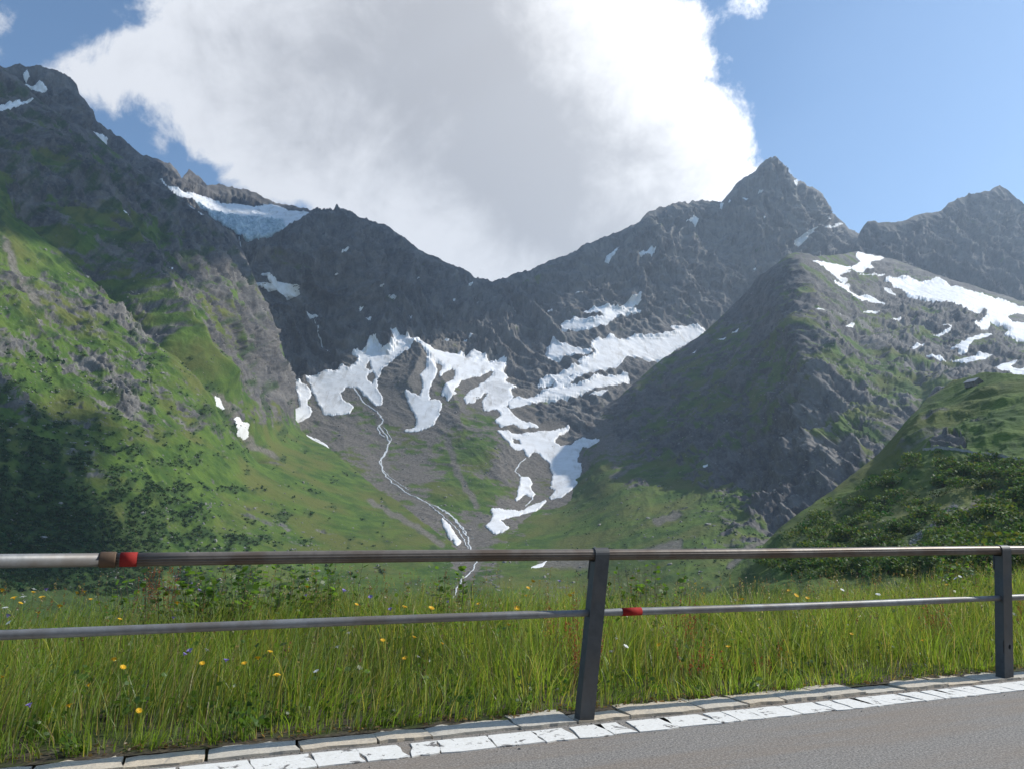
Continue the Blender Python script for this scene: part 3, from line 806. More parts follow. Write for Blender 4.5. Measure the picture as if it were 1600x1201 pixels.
def draped(key, name, poly, holes, mat, thick, wob=2.2, seed=0, rough=0.0, grow=0):
    d = PATCH[key]
    us, vt, vb, P, nrow = d['us'], d['vt'], d['vb'], d['P'], d['nrow']
    pu = [p[0] for p in poly]
    c0 = max(int((min(pu) - 6 - us[0]) / d['step']), 0)
    c1 = min(int((max(pu) + 6 - us[0]) / d['step']) + 2, len(us))
    if c1 - c0 < 3:
        return None
    pv = [p[1] for p in poly]
    r0 = max(int((min(pv) - 6 - d['v0']) / d['step']), 0)
    r1 = min(int((max(pv) + 6 - d['v0']) / d['step']) + 2, nrow)
    if r1 - r0 < 3:
        return None
    V = d['V'][:, c0:c1]
    U = np.broadcast_to(us[c0:c1], V.shape)
    k = 2
    # refine the terrain grid by two so that the outline stays crisp
    Pc = P[r0:r1, c0:c1]
    Uc, Vc = U[r0:r1], V[r0:r1]

    def up(a):
        b = np.empty((2 * a.shape[0] - 1,) + a.shape[1:], a.dtype)
        b[::2] = a
        b[1::2] = (a[1:] + a[:-1]) / 2
        c = np.empty((b.shape[0], 2 * b.shape[1] - 1) + b.shape[2:], b.dtype)
        c[:, ::2] = b
        c[:, 1::2] = (b[:, 1:] + b[:, :-1]) / 2
        return c
    Pc, Uc, Vc = up(Pc), up(Uc), up(Vc)
    wu = Uc + wob * fbm(Uc / 9, Vc / 9, 3, seed, .6)
    wv = Vc + wob * .7 * fbm(Uc / 9 + 5, Vc / 9, 3, seed + 9, .6)
    m = inpoly(poly, wu, wv)
    for it in range(grow):
        m = m | np.roll(m, 1, 0) | np.roll(m, -1, 0) | np.roll(m, 1, 1) | np.roll(m, -1, 1)
    m &= Vc > np.interp(Uc, us, vt) + .5
    for hpoly in holes:
        m &= ~inpoly(hpoly, wu, wv)
    if m.sum() < 4:
        return None
    e = m.astype(np.float32)
    lev = e.copy()
    cur = m.copy()
    for it in range(4):
        cur = cur & np.roll(cur, 1, 0) & np.roll(cur, -1, 0) & np.roll(cur, 1, 1) & np.roll(cur, -1, 1)
        lev += cur
    w_ = np.clip(lev / 4.0, 0, 1)
    keep = m | np.roll(m, 1, 0) | np.roll(m, -1, 0) | np.roll(m, 1, 1) | np.roll(m, -1, 1)
    off = np.where(m, thick * (.35 + .65 * w_), -.25 * thick)
    if rough:
        off = off + rough * ridged(Uc / 16, Vc / 9, 4, seed + 3) * w_
    toc = CAMV - Pc
    toc /= np.linalg.norm(toc, axis=-1, keepdims=True)
    Q = Pc + toc * (off * .8)[..., None]
    Q[..., 2] += off * .6
    cell = keep[:-1, :-1] & keep[1:, :-1] & keep[1:, 1:] & keep[:-1, 1:]
    cell &= (m[:-1, :-1] | m[1:, :-1] | m[1:, 1:] | m[:-1, 1:])
    idx = np.arange(Q.shape[0] * Q.shape[1]).reshape(Q.shape[:2])
    q = np.stack([idx[:-1, :-1], idx[1:, :-1], idx[1:, 1:], idx[:-1, 1:]], -1)[cell]
    used = np.unique(q)
    remap = np.full(idx.size, -1)
    remap[used] = np.arange(len(used))
    V3 = Q.reshape(-1, 3)[used]
    org = V3.mean(0)
    o = mesh_np(name, V3 - org, [remap[q]], mat)
    o.location = org
    return o


for i, (key, lab, poly, holes) in enumerate(SNOW):
    ext_u = max(p[0] for p in poly) - min(p[0] for p in poly)
    ext_v = max(p[1] for p in poly) - min(p[1] for p in poly)
    small = min(ext_u, ext_v) < 26
    o = draped(key, 'snow_patch', poly, holes, M_SNOW, 1.2 if small else 2.2, wob=.7 if small else 2.0, seed=i, grow=0 if small else 3)
    if o:
        tag(o, lab, 'snow patch')
for i, (u, v, s) in enumerate(SPECKS):
    n = 8
    a = rng.uniform(.4, 1.0, n)
    ang = rng.uniform(-.9, .3)
    el = rng.uniform(1.3, 2.6)
    pol = []
    for j in range(n):
        th = 2 * math.pi * j / n
        x, y = math.cos(th) * s * a[j] * el, math.sin(th) * s * a[j]
        pol.append((u + x * math.cos(ang) - y * math.sin(ang), v + x * math.sin(ang) + y * math.cos(ang)))
    o = draped('cirque', 'snow_remnant', pol, [], M_SNOW, 1.4, wob=1.0, seed=100 + i)
    if o:
        wh = 'on the dark headwall left of the low col' if u < 770 else ('on the ridge face between the col and the pyramid peak' if u < 1120 else 'on the rock of the pyramid peak')
        tag(o, 'small snow remnant ' + wh, 'snow patch', 'small snow remnants ' + wh)
gl = empty('glacier', tuple(on('cirque', 380, 350)[0][0]))
for nm, pol, mt, th, rg in (('firn', GLAC_SNOW, M_SNOW, 5, 0), ('ice_fall', GLAC_ICE, M_ICE, 9, 9)):
    o = draped('cirque', nm, pol, [], mt, th, wob=1.2, seed=5, rough=rg)
    o.location = o.location - gl.location
    o.parent = gl
tag(gl, 'hanging glacier with white firn above a bluish ice front in the ridge notch', 'glacier')


def ribbon(key, name, line, width, lab, cat, kind=None, seed=0):
    pts = []
    for (x0, y0), (x1, y1) in zip(line[:-1], line[1:]):
        n = max(2, int(math.hypot(x1 - x0, y1 - y0) / 1.3))
        for k in range(n):
            pts.append((x0 + (x1 - x0) * k / n, y0 + (y1 - y0) * k / n))
    p = np.array(pts)
    s = np.arange(len(p))
    p[:, 0] += 2.2 * fbm(s / 7, s * 0 + seed, 3, seed)
    wd = width * (.55 + .8 * np.abs(fbm(s / 5, s * 0 + 3.3, 3, seed + 4))) + .4
    A, _ = on(key, p[:, 0] - wd / 2, p[:, 1])
    B, _ = on(key, p[:, 0] + wd / 2, p[:, 1])
    C = (A + B) / 2
    for q, lift in ((A, .25), (B, .25), (C, .6)):
        toc = CAMV - q
        toc /= np.linalg.norm(toc, axis=-1, keepdims=True)
        q += toc * lift + np.array([0, 0, lift])
    n = len(p)
    V3 = np.concatenate([A, C, B])
    i = np.arange(n - 1)
    q = np.concatenate([np.stack([i, i + 1, n + i + 1, n + i], -1), np.stack([n + i, n + i + 1, 2 * n + i + 1, 2 * n + i], -1)])
    o = mesh_np(name, V3, [q], M_WATER)
    return tag(o, lab, cat, kind=kind)


ribbon('cirque', 'stream', [(553, 605), (560, 620), (575, 635), (590, 645), (600, 658), (592, 665), (600, 675), (608, 690), (605, 700), (600, 712), (593, 722), (597, 735), (603, 745), (615, 755), (635, 768), (655, 778), (680, 790), (690, 795), (705, 805), (722, 822), (732, 838), (735, 858), (745, 878), (738, 890), (722, 905), (712, 925), (700, 945)], 2.7, None, None, 'structure', 2)
ribbon('cirque', 'stream', [(598, 660), (590, 668), (594, 678), (603, 684)], 2.0, None, None, 'structure', 5)
ribbon('cirque', 'stream', [(821, 715), (812, 725), (803, 735), (815, 745), (828, 765), (832, 780), (820, 792)], 2.0, None, None, 'structure', 8)
ribbon('cirque', 'stream', [(685, 790), (700, 800), (715, 812), (718, 820), (728, 835)], 2.2, None, None, 'structure', 9)
ribbon('cirque', 'stream', [(600, 668), (610, 685), (604, 704), (594, 716), (600, 738), (618, 752), (640, 766)], 1.3, None, None, 'structure', 12)
ribbon('cirque', 'stream', [(655, 776), (676, 792), (694, 806), (716, 826), (726, 842), (731, 858)], 1.6, None, None, 'structure', 13)
ribbon('cirque', 'waterfall', [(492, 503), (496, 518), (507, 533), (516, 550)], 1.6, 'thin white waterfall threading down the dark headwall', 'waterfall', None, 6)
ribbon('cirque', 'waterfall', [(373, 372), (376, 382), (375, 393)], 1.6, 'short meltwater fall spilling from the glacier lip', 'waterfall', None, 7)

# ------------------------------------------------------------------ unseen clouds added above the frame, outlines shaped to shade the walls
def b_cloud(t, b, o):
    n = t.noise(geo_pos(t), .004, 6, .6)
    t.put(b.inputs['Base Color'], t.mix(n, (.78, .79, .81), (.86, .86, .87)))


M_CLOUD = material('cloud_white', b_cloud, 1.0)
CH = 3100.0


def cloud(name, targets, rad, lab, seed):
    T = np.concatenate([on(k, np.array([u]), np.array([v]))[0] for k, u, v in targets])
    Q = T + SUNV * ((CH - T[:, 2]) / SUNV[2])[:, None]
    g_ = 22.0
    x = np.arange(Q[:, 0].min() - 3 * rad, Q[:, 0].max() + 3 * rad, g_)
    y = np.arange(Q[:, 1].min() - 3 * rad, Q[:, 1].max() + 3 * rad, g_)
    X, Yg = np.meshgrid(x, y)
    m = np.zeros(X.shape)
    for q in Q:
        m = np.maximum(m, np.exp(-((X - q[0]) ** 2 + (Yg - q[1]) ** 2) / (2 * rad * rad)))
    m = m + .30 * fbm(X / 240, Yg / 240, 5, seed, .6)
    th = np.clip((m - .45) * 1.6, 0, 1)
    cell = th > 0
    c4 = cell[:-1, :-1] & cell[1:, :-1] & cell[1:, 1:] & cell[:-1, 1:]
    lump = 1 + .5 * fbm(X / 130, Yg / 130, 5, seed + 4, .6)
    top = np.stack([X, Yg, CH + 260 * np.sqrt(th) * lump], -1).reshape(-1, 3)
    bot_ = np.stack([X, Yg, CH - 60 * np.sqrt(th) * lump - 1], -1).reshape(-1, 3)
    idx = np.arange(X.size).reshape(X.shape)
    q = np.stack([idx[:-1, :-1], idx[:-1, 1:], idx[1:, 1:], idx[1:, :-1]], -1)[c4]
    V = np.concatenate([top, bot_])
    qq = np.concatenate([q, q[:, ::-1] + X.size])
    us_ = np.unique(qq)
    rm = np.full(len(V), -1)
    rm[us_] = np.arange(len(us_))
    o = mesh_np(name, V[us_], [rm[qq]], M_CLOUD)
    return tag(o, lab, 'cloud')


tg = []
for u in range(-60, 900, 40):
    top_v = float(np.interp(u, PATCH['cirque']['us'], PATCH['cirque']['vt']))
    lowv = float(np.interp(u, [-60, 380, 420, 560, 700, 800, 900, 1100, 1340], [200, 380, 560, 520, 505, 470, 440, 400, 380]))
    for v in np.arange(top_v + 4, lowv, 35):
        if not (250 < u < 500 and v < 385):
            tg.append(('cirque', u, v))
for u in range(-60, 380, 35):
    top_v = float(np.interp(u, PATCH['left']['us'], PATCH['left']['vt']))
    lowv = float(np.interp(u, [-60, 0, 90, 200, 240, 300, 380], [300, 315, 345, 440, 440, 400, 410]))
    for v in np.arange(top_v + 4, lowv, 35):
        tg.append(('left', u, v))
cloud('cloud', tg, 75, 'broad unseen cloud added above the frame to shade headwall and left ridge', 5)
cloud('cloud', [('left', u, v) for u, v in ((-60, 640), (-20, 620), (0, 680), (30, 700), (-40, 740), (20, 760), (-60, 800), (40, 820), (0, 850), (50, 650))], 60, 'small unseen cloud added above the frame to shade the near valley side', 9)

# ------------------------------------------------------------------ foreground: local frame along the road
RD = np.array([.928, .371, 0])
RD /= np.linalg.norm(RD)
ND = np.array([-RD[1], RD[0], 0])
RANG = math.atan2(RD[1], RD[0])


def loc(s, n, z=0.0):
    s, n, z = np.broadcast_arrays(np.asarray(s, float), np.asarray(n, float), np.asarray(z, float))
    return s[..., None] * RD + n[..., None] * ND + z[..., None] * np.array([0, 0, 1.0])


def s_at(u, n, v=960):
    """road-parallel coordinate that photo column u meets at offset n"""
    a, _ = ray(u, v)
    Yn = n / (ND[0] * a + ND[1])
    return float(a * Yn * RD[0] + Yn * RD[1])


def pix_u(P):
    dx, dy, dz = P[..., 0], P[..., 1], P[..., 2] - EYE
    dep = dy * CP + dz * SP
    return 800 + F * dx / np.maximum(dep, .1)


def grid_mesh(name, ss, ns, zf, mat, kind='structure', attrs=None):
    S, Nn = np.meshgrid(ss, ns)
    Z = zf(S, Nn)
    P = loc(S, Nn, Z)
    nr, nc = S.shape
    idx = np.arange(nr * nc).reshape(nr, nc)
    q = np.stack([idx[:-1, :-1], idx[:-1, 1:], idx[1:, 1:], idx[1:, :-1]], -1).reshape(-1, 4)
    o = mesh_np(name, P.reshape(-1, 3), [q], mat, attrs=attrs)
    return tag(o, kind=kind)


def b_asphalt(t, b, o):
    p = geo_pos(t)
    rot = t.n('ShaderNodeMapping')
    t.put(rot.inputs[0], p)
    rot.inputs['Rotation'].default_value = (0, 0, -RANG)
    band = t.n('ShaderNodeVectorMath', operation='MULTIPLY')
    t.put(band.inputs[0], rot.outputs[0])
    band.inputs[1].default_value = (.12, 1, 1)
    n1 = t.noise(p, 75, 3, .75)
    n2 = t.noise(band.outputs[0], 2.2, 5, .6)
    n3 = t.noise(p, 14, 5, .7)
    vor = t.n('ShaderNodeTexVoronoi', i_Scale=42.0)
    t.put(vor.inputs['Vector'], p)
    c = t.mix(t.smooth(n1, .36, .64), (.13, .122, .112), (.32, .297, .267))
    c = t.mix(t.smooth(n2, .42, .62, 0, .45), c, (.24, .185, .135))
    c = t.mix(t.smooth(n3, .55, .72, 0, .45), c, (.10, .095, .09))
    c = t.mix(t.smooth(vor.outputs[0], .0, .26, .8, 0), c, (.50, .47, .42))
    t.put(b.inputs['Base Color'], c)
    bump = t.n('ShaderNodeBump', i_Strength=.8, i_Distance=.006)
    t.put(bump.inputs['Height'], n1)
    t.put(b.inputs['Normal'], bump.outputs[0])


M_ASPHALT = material('worn_asphalt', b_asphalt, .85)


def b_soil(t, b, o):
    p = geo_pos(t)
    n1 = t.noise(p, 30, 5, .7)
    n2 = t.noise(p, 3, 5, .6)
    c = t.mix(t.smooth(n1, .35, .65), (.030, .024, .016), (.10, .082, .055))
    c = t.mix(t.smooth(n2, .45, .6), c, (.040, .055, .014))
    t.put(b.inputs['Base Color'], c)


M_SOIL = material('verge_soil', b_soil, .95)

grid_mesh('road', np.linspace(-60, 70, 40), np.linspace(-3.2, 4.72, 8), lambda S, N_: S * 0, M_ASPHALT)


def near_ground(S, N_):
    z = .02 + .05 * fbm(S / 1.7, N_ / 1.7, 4, 5) * sstep(N_, 5.0, 5.6)
    z = z + .10 * sstep(N_, 5.4, 7.8) + .10 * np.sin(S * .55 + 1) * sstep(N_, 6.2, 8.2)
    fall = np.maximum(N_ - 8.6, 0)
    drop = -(np.sqrt(fall * fall + 2.2) - 1.48) * .80
    drop = np.maximum(drop, -88 - .01 * fall)
    return z + np.where(fall > 0, drop, 0)


ns_ = np.concatenate([np.linspace(4.90, 9.6, 40), np.geomspace(9.9, 420, 60)])
grid_mesh('verge', np.linspace(-60, 80, 281), ns_, near_ground, M_SOIL)
grid_mesh('uphill_bank', np.linspace(-60, 70, 40), np.linspace(-40, -3.25, 30), lambda S, N_: (-3.25 - N_) * .6 + .3 * fbm(S / 4, N_ / 4, 3, 2) * sstep(-N_, 3.3, 4.5), M_SOIL)


# ---- kerb stones
def b_kerb(t, b, o):
    p = geo_pos(t)
    inf = t.n('ShaderNodeObjectInfo').outputs['Random']
    n1 = t.noise(p, 45, 5, .7)
    n2 = t.noise(p, 7, 4, .6)
    c = t.mix(inf, (.58, .54, .46), (.64, .54, .40))
    c = t.mix(t.smooth(n1, .35, .7), t.mix(.35, c, (.30, .27, .23)), c)
    c = t.mix(t.smooth(n2, .52, .75, 0, .5), c, (.29, .28, .25))
    t.put(b.inputs['Base Color'], c)
    bump = t.n('ShaderNodeBump', i_Strength=.7, i_Distance=.01)
    t.put(bump.inputs['Height'], n1)
    t.put(b.inputs['Normal'], bump.outputs[0])


M_KERB = material('kerb_granite', b_kerb, .85)
kerb = empty('kerb')
tag(kerb, kind='structure')


def stone_mesh(i):
    nx, ny = 7, 4
    r = np.random.default_rng(200 + i)
    xs, ys = np.linspace(0, 1, nx), np.linspace(0, 1, ny)
    X, Yg = np.meshgrid(xs, ys)
    e = np.minimum(np.minimum(X, 1 - X) * 6, np.minimum(Yg, 1 - Yg) * 3)
    z = .022 + .0016 * r.standard_normal(X.shape) - .005 * (e <= .01)
    X = X + .012 * r.standard_normal(X.shape)
    Yg = Yg + .05 * r.standard_normal(X.shape) * np.where(Yg > .9, 1.2, .3)
    T = np.stack([X, Yg, z], -1).reshape(-1, 3)
    ring = [(0, j) for j in range(nx)] + [(k, nx - 1) for k in range(1, ny)] + [(ny - 1, j) for j in range(nx - 2, -1, -1)] + [(k, 0) for k in range(ny - 2, 0, -1)]
    ri = np.array([k * nx + j for k, j in ring])
    Bv = T[ri].copy()
    Bv[:, 2] = -.08
    idx = np.arange(nx * ny).reshape(ny, nx)
    q = np.stack([idx[:-1, :-1], idx[:-1, 1:], idx[1:, 1:], idx[1:, :-1]], -1).reshape(-1, 4)
    m = len(ri)
    bi = nx * ny + np.arange(m)
    sq = np.stack([ri, bi, np.roll(bi, -1), np.roll(ri, -1)], -1)
    return mesh_np('kerb_stone', np.concatenate([T, Bv]), [q, sq], M_KERB, smooth=False, link=False)


SM = [stone_mesh(i) for i in range(7)]
sx = -7.0
k = 0
while sx < 16:
    L = random.uniform(.30, .58)
    o = new_obj('kerb_stone', SM[k % 7], kerb)
    o.location = tuple(loc(sx, 4.705 + random.uniform(-.004, .006), random.uniform(-.006, .006)))
    o.rotation_euler = (random.uniform(-.02, .02), random.uniform(-.012, .012), RANG + random.uniform(-.012, .012))
    o.scale = (L, random.uniform(.27, .31), 1)
    sx += L + random.uniform(.006, .016)
    k += 1


# ---- worn white edge line, cracked into slabs
def b_paint(t, b, o):
    p = geo_pos(t)
    n1 = t.noise(p, 9, 6, .7, .6)
    n2 = t.noise(p, 60, 4, .7)
    c = t.mix(t.smooth(n2, .3, .75), (.80, .79, .75), (.66, .64, .58))
    n4 = t.noise(p, 26, 4, .7, 1.5)
    c = t.mix(t.smooth(n1, .585, .625), c, (.17, .16, .15))
    c = t.mix(t.smooth(n4, .64, .68), c, (.22, .21, .19))
    t.put(b.inputs['Base Color'], c)


M_PAINT = material('worn_white_paint', b_paint, .7)
line = empty('white_line')
tag(line, kind='structure')
sx = -7.0
while sx < 16:
    L = random.uniform(.13, .34)
    g = random.uniform(.006, .016)
    sk = random.uniform(-.03, .06)
    pts = []
    n0, n1_ = 4.375, 4.635
    e0, e1 = random.uniform(-.012, .012), random.uniform(-.012, .012)
    for f in (0, .33, .66, 1):
        pts.append((L * f, n0 - 4.37 + (random.uniform(-.012, .012))))
    for f in (.4, .75):
        pts.append((L + random.uniform(-.014, .012) + sk * f, (n1_ - n0) * f))
    for f in (1, .66, .33, 0):
        pts.append((L * f + sk, n1_ - 4.37 + random.uniform(-.005, .004)))
    for f in (.7, .35):
        pts.append((random.uniform(-.008, .014) + sk * f, (n1_ - n0) * f))
    n = len(pts)
    top = np.array([(x, y, .007) for x, y in pts])
    bt = np.array([(x, y, -.004) for x, y in pts])
    me = bpy.data.meshes.new('paint_slab')
    me.from_pydata([tuple(q) for q in np.concatenate([top, bt])], [], [list(range(n))] + [[i, n + i, n + (i + 1) % n, (i + 1) % n] for i in range(n)])
    me.materials.append(M_PAINT)
    o = new_obj('paint_slab', me, line)
    o.location = tuple(loc(sx, 4.37, 0))
    o.rotation_euler = (0, 0, RANG)
    sx += L + g


# ------------------------------------------------------------------ roadside railing
def b_metal(base, stain, amt):
    def f(t, b, o):
        p = geo_pos(t)
        n1 = t.noise(p, 14, 5, .7)
        n2 = t.noise(p, 2.2, 4, .6)
        c = t.mix(t.smooth(n1, .35, .75), base, tuple(.7 * k for k in base))
        c = t.mix(t.math('MULTIPLY', t.smooth(n2, .42, .62), amt), c, stain)
        t.put(b.inputs['Base Color'], c)
        b.inputs['Metallic'].default_value = .25
        bump = t.n('ShaderNodeBump', i_Strength=.25, i_Distance=.004)
        t.put(bump.inputs['Height'], n1)
        t.put(b.inputs['Normal'], bump.outputs[0])
    return f


M_POST = material('painted_steel_post', b_metal((.085, .092, .098), (.11, .10, .09), .6), .55)
M_RAILB = material('rust_brown_rail', b_metal((.20, .175, .15), (.12, .085, .06), .8), .45)
M_RAILG = material('galvanised_rail', b_metal((.26, .27, .275), (.17, .15, .13), .8), .5)
M_SLEEVE = material('rusty_sleeve', b_metal((.17, .115, .075), (.10, .06, .04), .8), .7)
M_RED = material('red_paint_band', b_metal((.36, .022, .018), (.24, .05, .04), .8), .8)

NR = 4.76
rail = empty('roadside_railing', tuple(loc(2.4, NR, 0)), RANG)
ORG_S = 2.4


def tube(name, path, prof, mat, parent):
    """sweep a closed profile [(y,z)] along path [(s, z, scale)] in the railing frame"""
    path = np.array(path, float)
    pr = np.array(prof, float)
    n, m = len(path), len(pr)
    V = np.zeros((n, m, 3))
    V[..., 0] = (path[:, 0] - ORG_S)[:, None]
    V[..., 1] = pr[None, :, 0] * path[:, 2:3]
    V[..., 2] = path[:, 1:2] + pr[None, :, 1] * path[:, 2:3]
    idx = np.arange(n * m).reshape(n, m)
    q = np.stack([idx[:-1], np.roll(idx[:-1], -1, 1), np.roll(idx[1:], -1, 1), idx[1:]], -1).reshape(-1, 4)
    caps = [np.stack([idx[0, 0] * np.ones(m - 2, int), idx[0, 2:], idx[0, 1:-1]], -1), np.stack([idx[-1, 0] * np.ones(m - 2, int), idx[-1, 1:-1], idx[-1, 2:]], -1)]
    return mesh_np(name, V.reshape(-1, 3), [q] + caps, mat, parent)


def circ(r, n=20):
    return [(r * math.cos(2 * math.pi * i / n), r * math.sin(2 * math.pi * i / n)) for i in range(n)]


def grooved(r, n=48):
    o = []
    for i in range(n):
        a = 2 * math.pi * i / n
        rr = r
        da = (a - math.pi)           # the road side faces -y
        for c in (-.28, .12, .50):
            if abs(da - c) < .09:
                rr = r * .86
        o.append((rr * math.cos(a), rr * math.sin(a)))
    return o


def ztop(s):
    return 1.0535 - .0014 * s


def zlow(s):
    return float(np.interp(s, [-7, -1, 2.4, 6.3, 12], [.705, .691, .671, .648, .62]))


sl = s_at(170, NR, 875)
sr = s_at(201, NR, 875)
ss = [sl, ] + list(np.arange(math.ceil(sl), 17, .5))
tube('top_rail', [(s, ztop(s) + .003 * math.sin(s * 1.3), 1) for s in ss], grooved(.037), M_RAILB, rail)
tube('top_rail', [(s, ztop(s) + .002 * math.sin(s * 1.3), 1) for s in [-9, -7, -5, -3, -2, sl]], circ(.036), M_RAILG, rail)['label'] = 'grey galvanised length of top rail'
tube('sleeve', [(sl - .045, ztop(sl), 1), (sl - .04, ztop(sl), 1.08), (sl + .03, ztop(sl), 1.08), (sl + .035, ztop(sl), 1)], circ(.039), M_SLEEVE, rail)
tube('red_band', [(sr - .042, ztop(sr), 1), (sr + .042, ztop(sr), 1)], circ(.0392), M_RED, rail)
pth = []
for s in np.arange(-9, 17.01, .25):
    rr = 1.0
    dzz = .004 * math.sin(s * 1.1)
    for ps in (2.4, 6.3, 10.18, -1.5):
        if -.34 < s - ps < .12:
            rr = .84
    pth.append((s, zlow(s) + dzz, rr))
tube('lower_rail', pth, circ(.0255), M_RAILG, rail)
sb = s_at(986, NR, 955)
tube('red_band', [(sb - .075, zlow(sb) + .004 * math.sin(sb * 1.1), 1), (sb + .075, zlow(sb) + .004 * math.sin(sb * 1.1), 1)], circ(.0272), M_RED, rail)


def post(s, lean, hole):
    bm = bmesh.new()
    Wd, fy, th, zc = .105, -.046, .009, ztop(s)
    hw = Wd / 2
    # strap profile (y,z): front leg up, over the rail, short back leg
    prof = [(fy, -.06)]
    hz_ = .335
    nseg = 10
    outer = [(fy, zc)] + [(-.046 * math.cos(math.pi * i / nseg), zc + .046 * math.sin(math.pi * i / nseg)) for i in range(1, nseg + 1)] + [(.046, zc - .16)]
    inner = [(fy + th, zc)] + [(-(.046 - th) * math.cos(math.pi * i / nseg), zc + (.046 - th) * math.sin(math.pi * i / nseg)) for i in range(1, nseg + 1)] + [(.046 - th, zc - .16)]
    m = len(outer)
    vs_ = [[bm.verts.new((x, y, z)) for (y, z) in pr] for x in (-hw, hw) for pr in (outer, inner)]
    oL, iL, oR, iR = vs_
    for i in range(m - 1):
        bm.faces.new((oL[i], oL[i + 1], oR[i + 1], oR[i]))
        bm.faces.new((iL[i + 1], iL[i], iR[i], iR[i + 1]))
        bm.faces.new((oL[i + 1], oL[i], iL[i], iL[i + 1]))
        bm.faces.new((oR[i], oR[i + 1], iR[i + 1], iR[i]))
    bm.faces.new((oL[-1], iL[-1], iR[-1], oR[-1]))

    def plate(x0, x1, z0, z1):
        vs2 = [bm.verts.new((x, y, z)) for y in (fy, fy + th) for (x, z) in ((x0, z0), (x1, z0), (x1, z1), (x0, z1))]
        for f in ((0, 1, 2, 3), (7, 6, 5, 4), (0, 4, 5, 1), (1, 5, 6, 2), (2, 6, 7, 3), (3, 7, 4, 0)):
            bm.faces.new([vs2[j] for j in f])
    if hole:
        zc2, r = .26, .016
        plate(-hw, hw, -.06, zc2 - hw)
        plate(-hw, hw, zc2 + hw, zc)
        n = 24
        fr, bk, fo, bo = [], [], [], []
        for i in range(n):
            a = 2 * math.pi * i / n + math.pi / 4
            c, sn = math.cos(a), math.sin(a)
            kx = hw / max(abs(c), abs(sn))
            cx = .012
            fr.append(bm.verts.new((cx + r * c, fy, zc2 + r * 1.25 * sn)))
            bk.append(bm.verts.new((cx + r * c, fy + th, zc2 + r * 1.25 * sn)))
            fo.append(bm.verts.new((kx * c, fy, zc2 + kx * sn)))
            bo.append(bm.verts.new((kx * c, fy + th, zc2 + kx * sn)))
        for i in range(n):
            j = (i + 1) % n
            bm.faces.new((fr[i], fo[i], fo[j], fr[j]))
            bm.faces.new((bk[j], bo[j], bo[i], bk[i]))
            bm.faces.new((fr[j], bk[j], bk[i], fr[i]))
    else:
        plate(-hw, hw, -.06, zc)
    # side flanges of the channel, a little in from the strap edges
    for sx_ in (-1, 1):
        x0 = sx_ * (hw - .004)
        x1 = sx_ * (hw - .013)
        a = [(fy + th - .001, -.06), (.040, -.06), (.036, zc - .045), (fy + th - .001, zc - .045)]
        A_ = [bm.verts.new((x0, y, z)) for y, z in a]
        B_ = [bm.verts.new((x1, y, z)) for y, z in a]
        bm.faces.new(A_)
        bm.faces.new(B_[::-1])
        for i in range(4):
            j = (i + 1) % 4
            bm.faces.new((A_[j], A_[i], B_[i], B_[j]))
    tl = math.tan(lean)
    for v in bm.verts:
        v.co.x += (v.co.z) * tl
    bmesh.ops.recalc_face_normals(bm, faces=bm.faces)
    me = bpy.data.meshes.new('post')
    bm.to_mesh(me)
    bm.free()
    me.materials.append(M_POST)
    o = new_obj('post', me, rail)
    o.location = (s - ORG_S, 0, 0)
    return o


for s_, ln_, h_ in ((-1.5, .13, False), (2.40, .135, False), (6.30, .145, True), (10.18, .14, False)):
    post(s_, ln_, h_)
tag(rail, 'two-rail steel roadside railing with dark leaning posts and red bands', 'railing')


# ------------------------------------------------------------------ vegetation materials
def leafmat(name, trans=.45, rough=.55, spec=.3):
    m = bpy.data.materials.new(name)
    m.use_nodes = True
    t = NT(m.node_tree)
    o = t.n('ShaderNodeOutputMaterial')
    c = t.n('ShaderNodeAttribute', attribute_name='col').outputs['Color']
    b = t.n('ShaderNodeBsdfPrincipled', i_Roughness=rough)
    b.inputs['Specular IOR Level'].default_value = spec
    t.put(b.inputs['Base Color'], c)
    tr = t.n('ShaderNodeBsdfTranslucent')
    sc = t.n('ShaderNodeVectorMath', operation='MULTIPLY')
    t.put(sc.inputs[0], c)
    sc.inputs[1].default_value = (1.7, 1.6, .9)
    t.put(tr.inputs[0], sc.outputs[0])
    mx = t.n('ShaderNodeMixShader')
    mx.inputs[0].default_value = trans
    t.t.links.new(b.outputs[0], mx.inputs[1])
    t.t.links.new(tr.outputs[0], mx.inputs[2])
    t.t.links.new(mx.outputs[0], o.inputs[0])
    return m


M_GRASS = leafmat('meadow_grass', .5, .42, .4)
M_LEAF = leafmat('shrub_leaf', .3, .6, .2)


def b_bark(t, b, o):
    t.put(b.inputs['Base Color'], t.mix(t.noise(obj_pos(t), 6, 4, .6), (.05, .042, .034), (.12, .105, .09)))


M_BARK = material('shrub_bark', b_bark)


def b_bould(t, b, o):
    p = geo_pos(t)
    n = t.noise(p, .9, 5, .7)
    n2 = t.noise(p, .11, 3, .6)
    c = t.mix(t.smooth(n, .35, .65), (.15, .145, .135), (.36, .345, .31))
    c = t.mix(t.smooth(n2, .5, .7, 0, .6), c, (.20, .17, .13))
    t.put(b.inputs['Base Color'], c)


M_BOULD = material('boulder_rock', b_bould, .95)


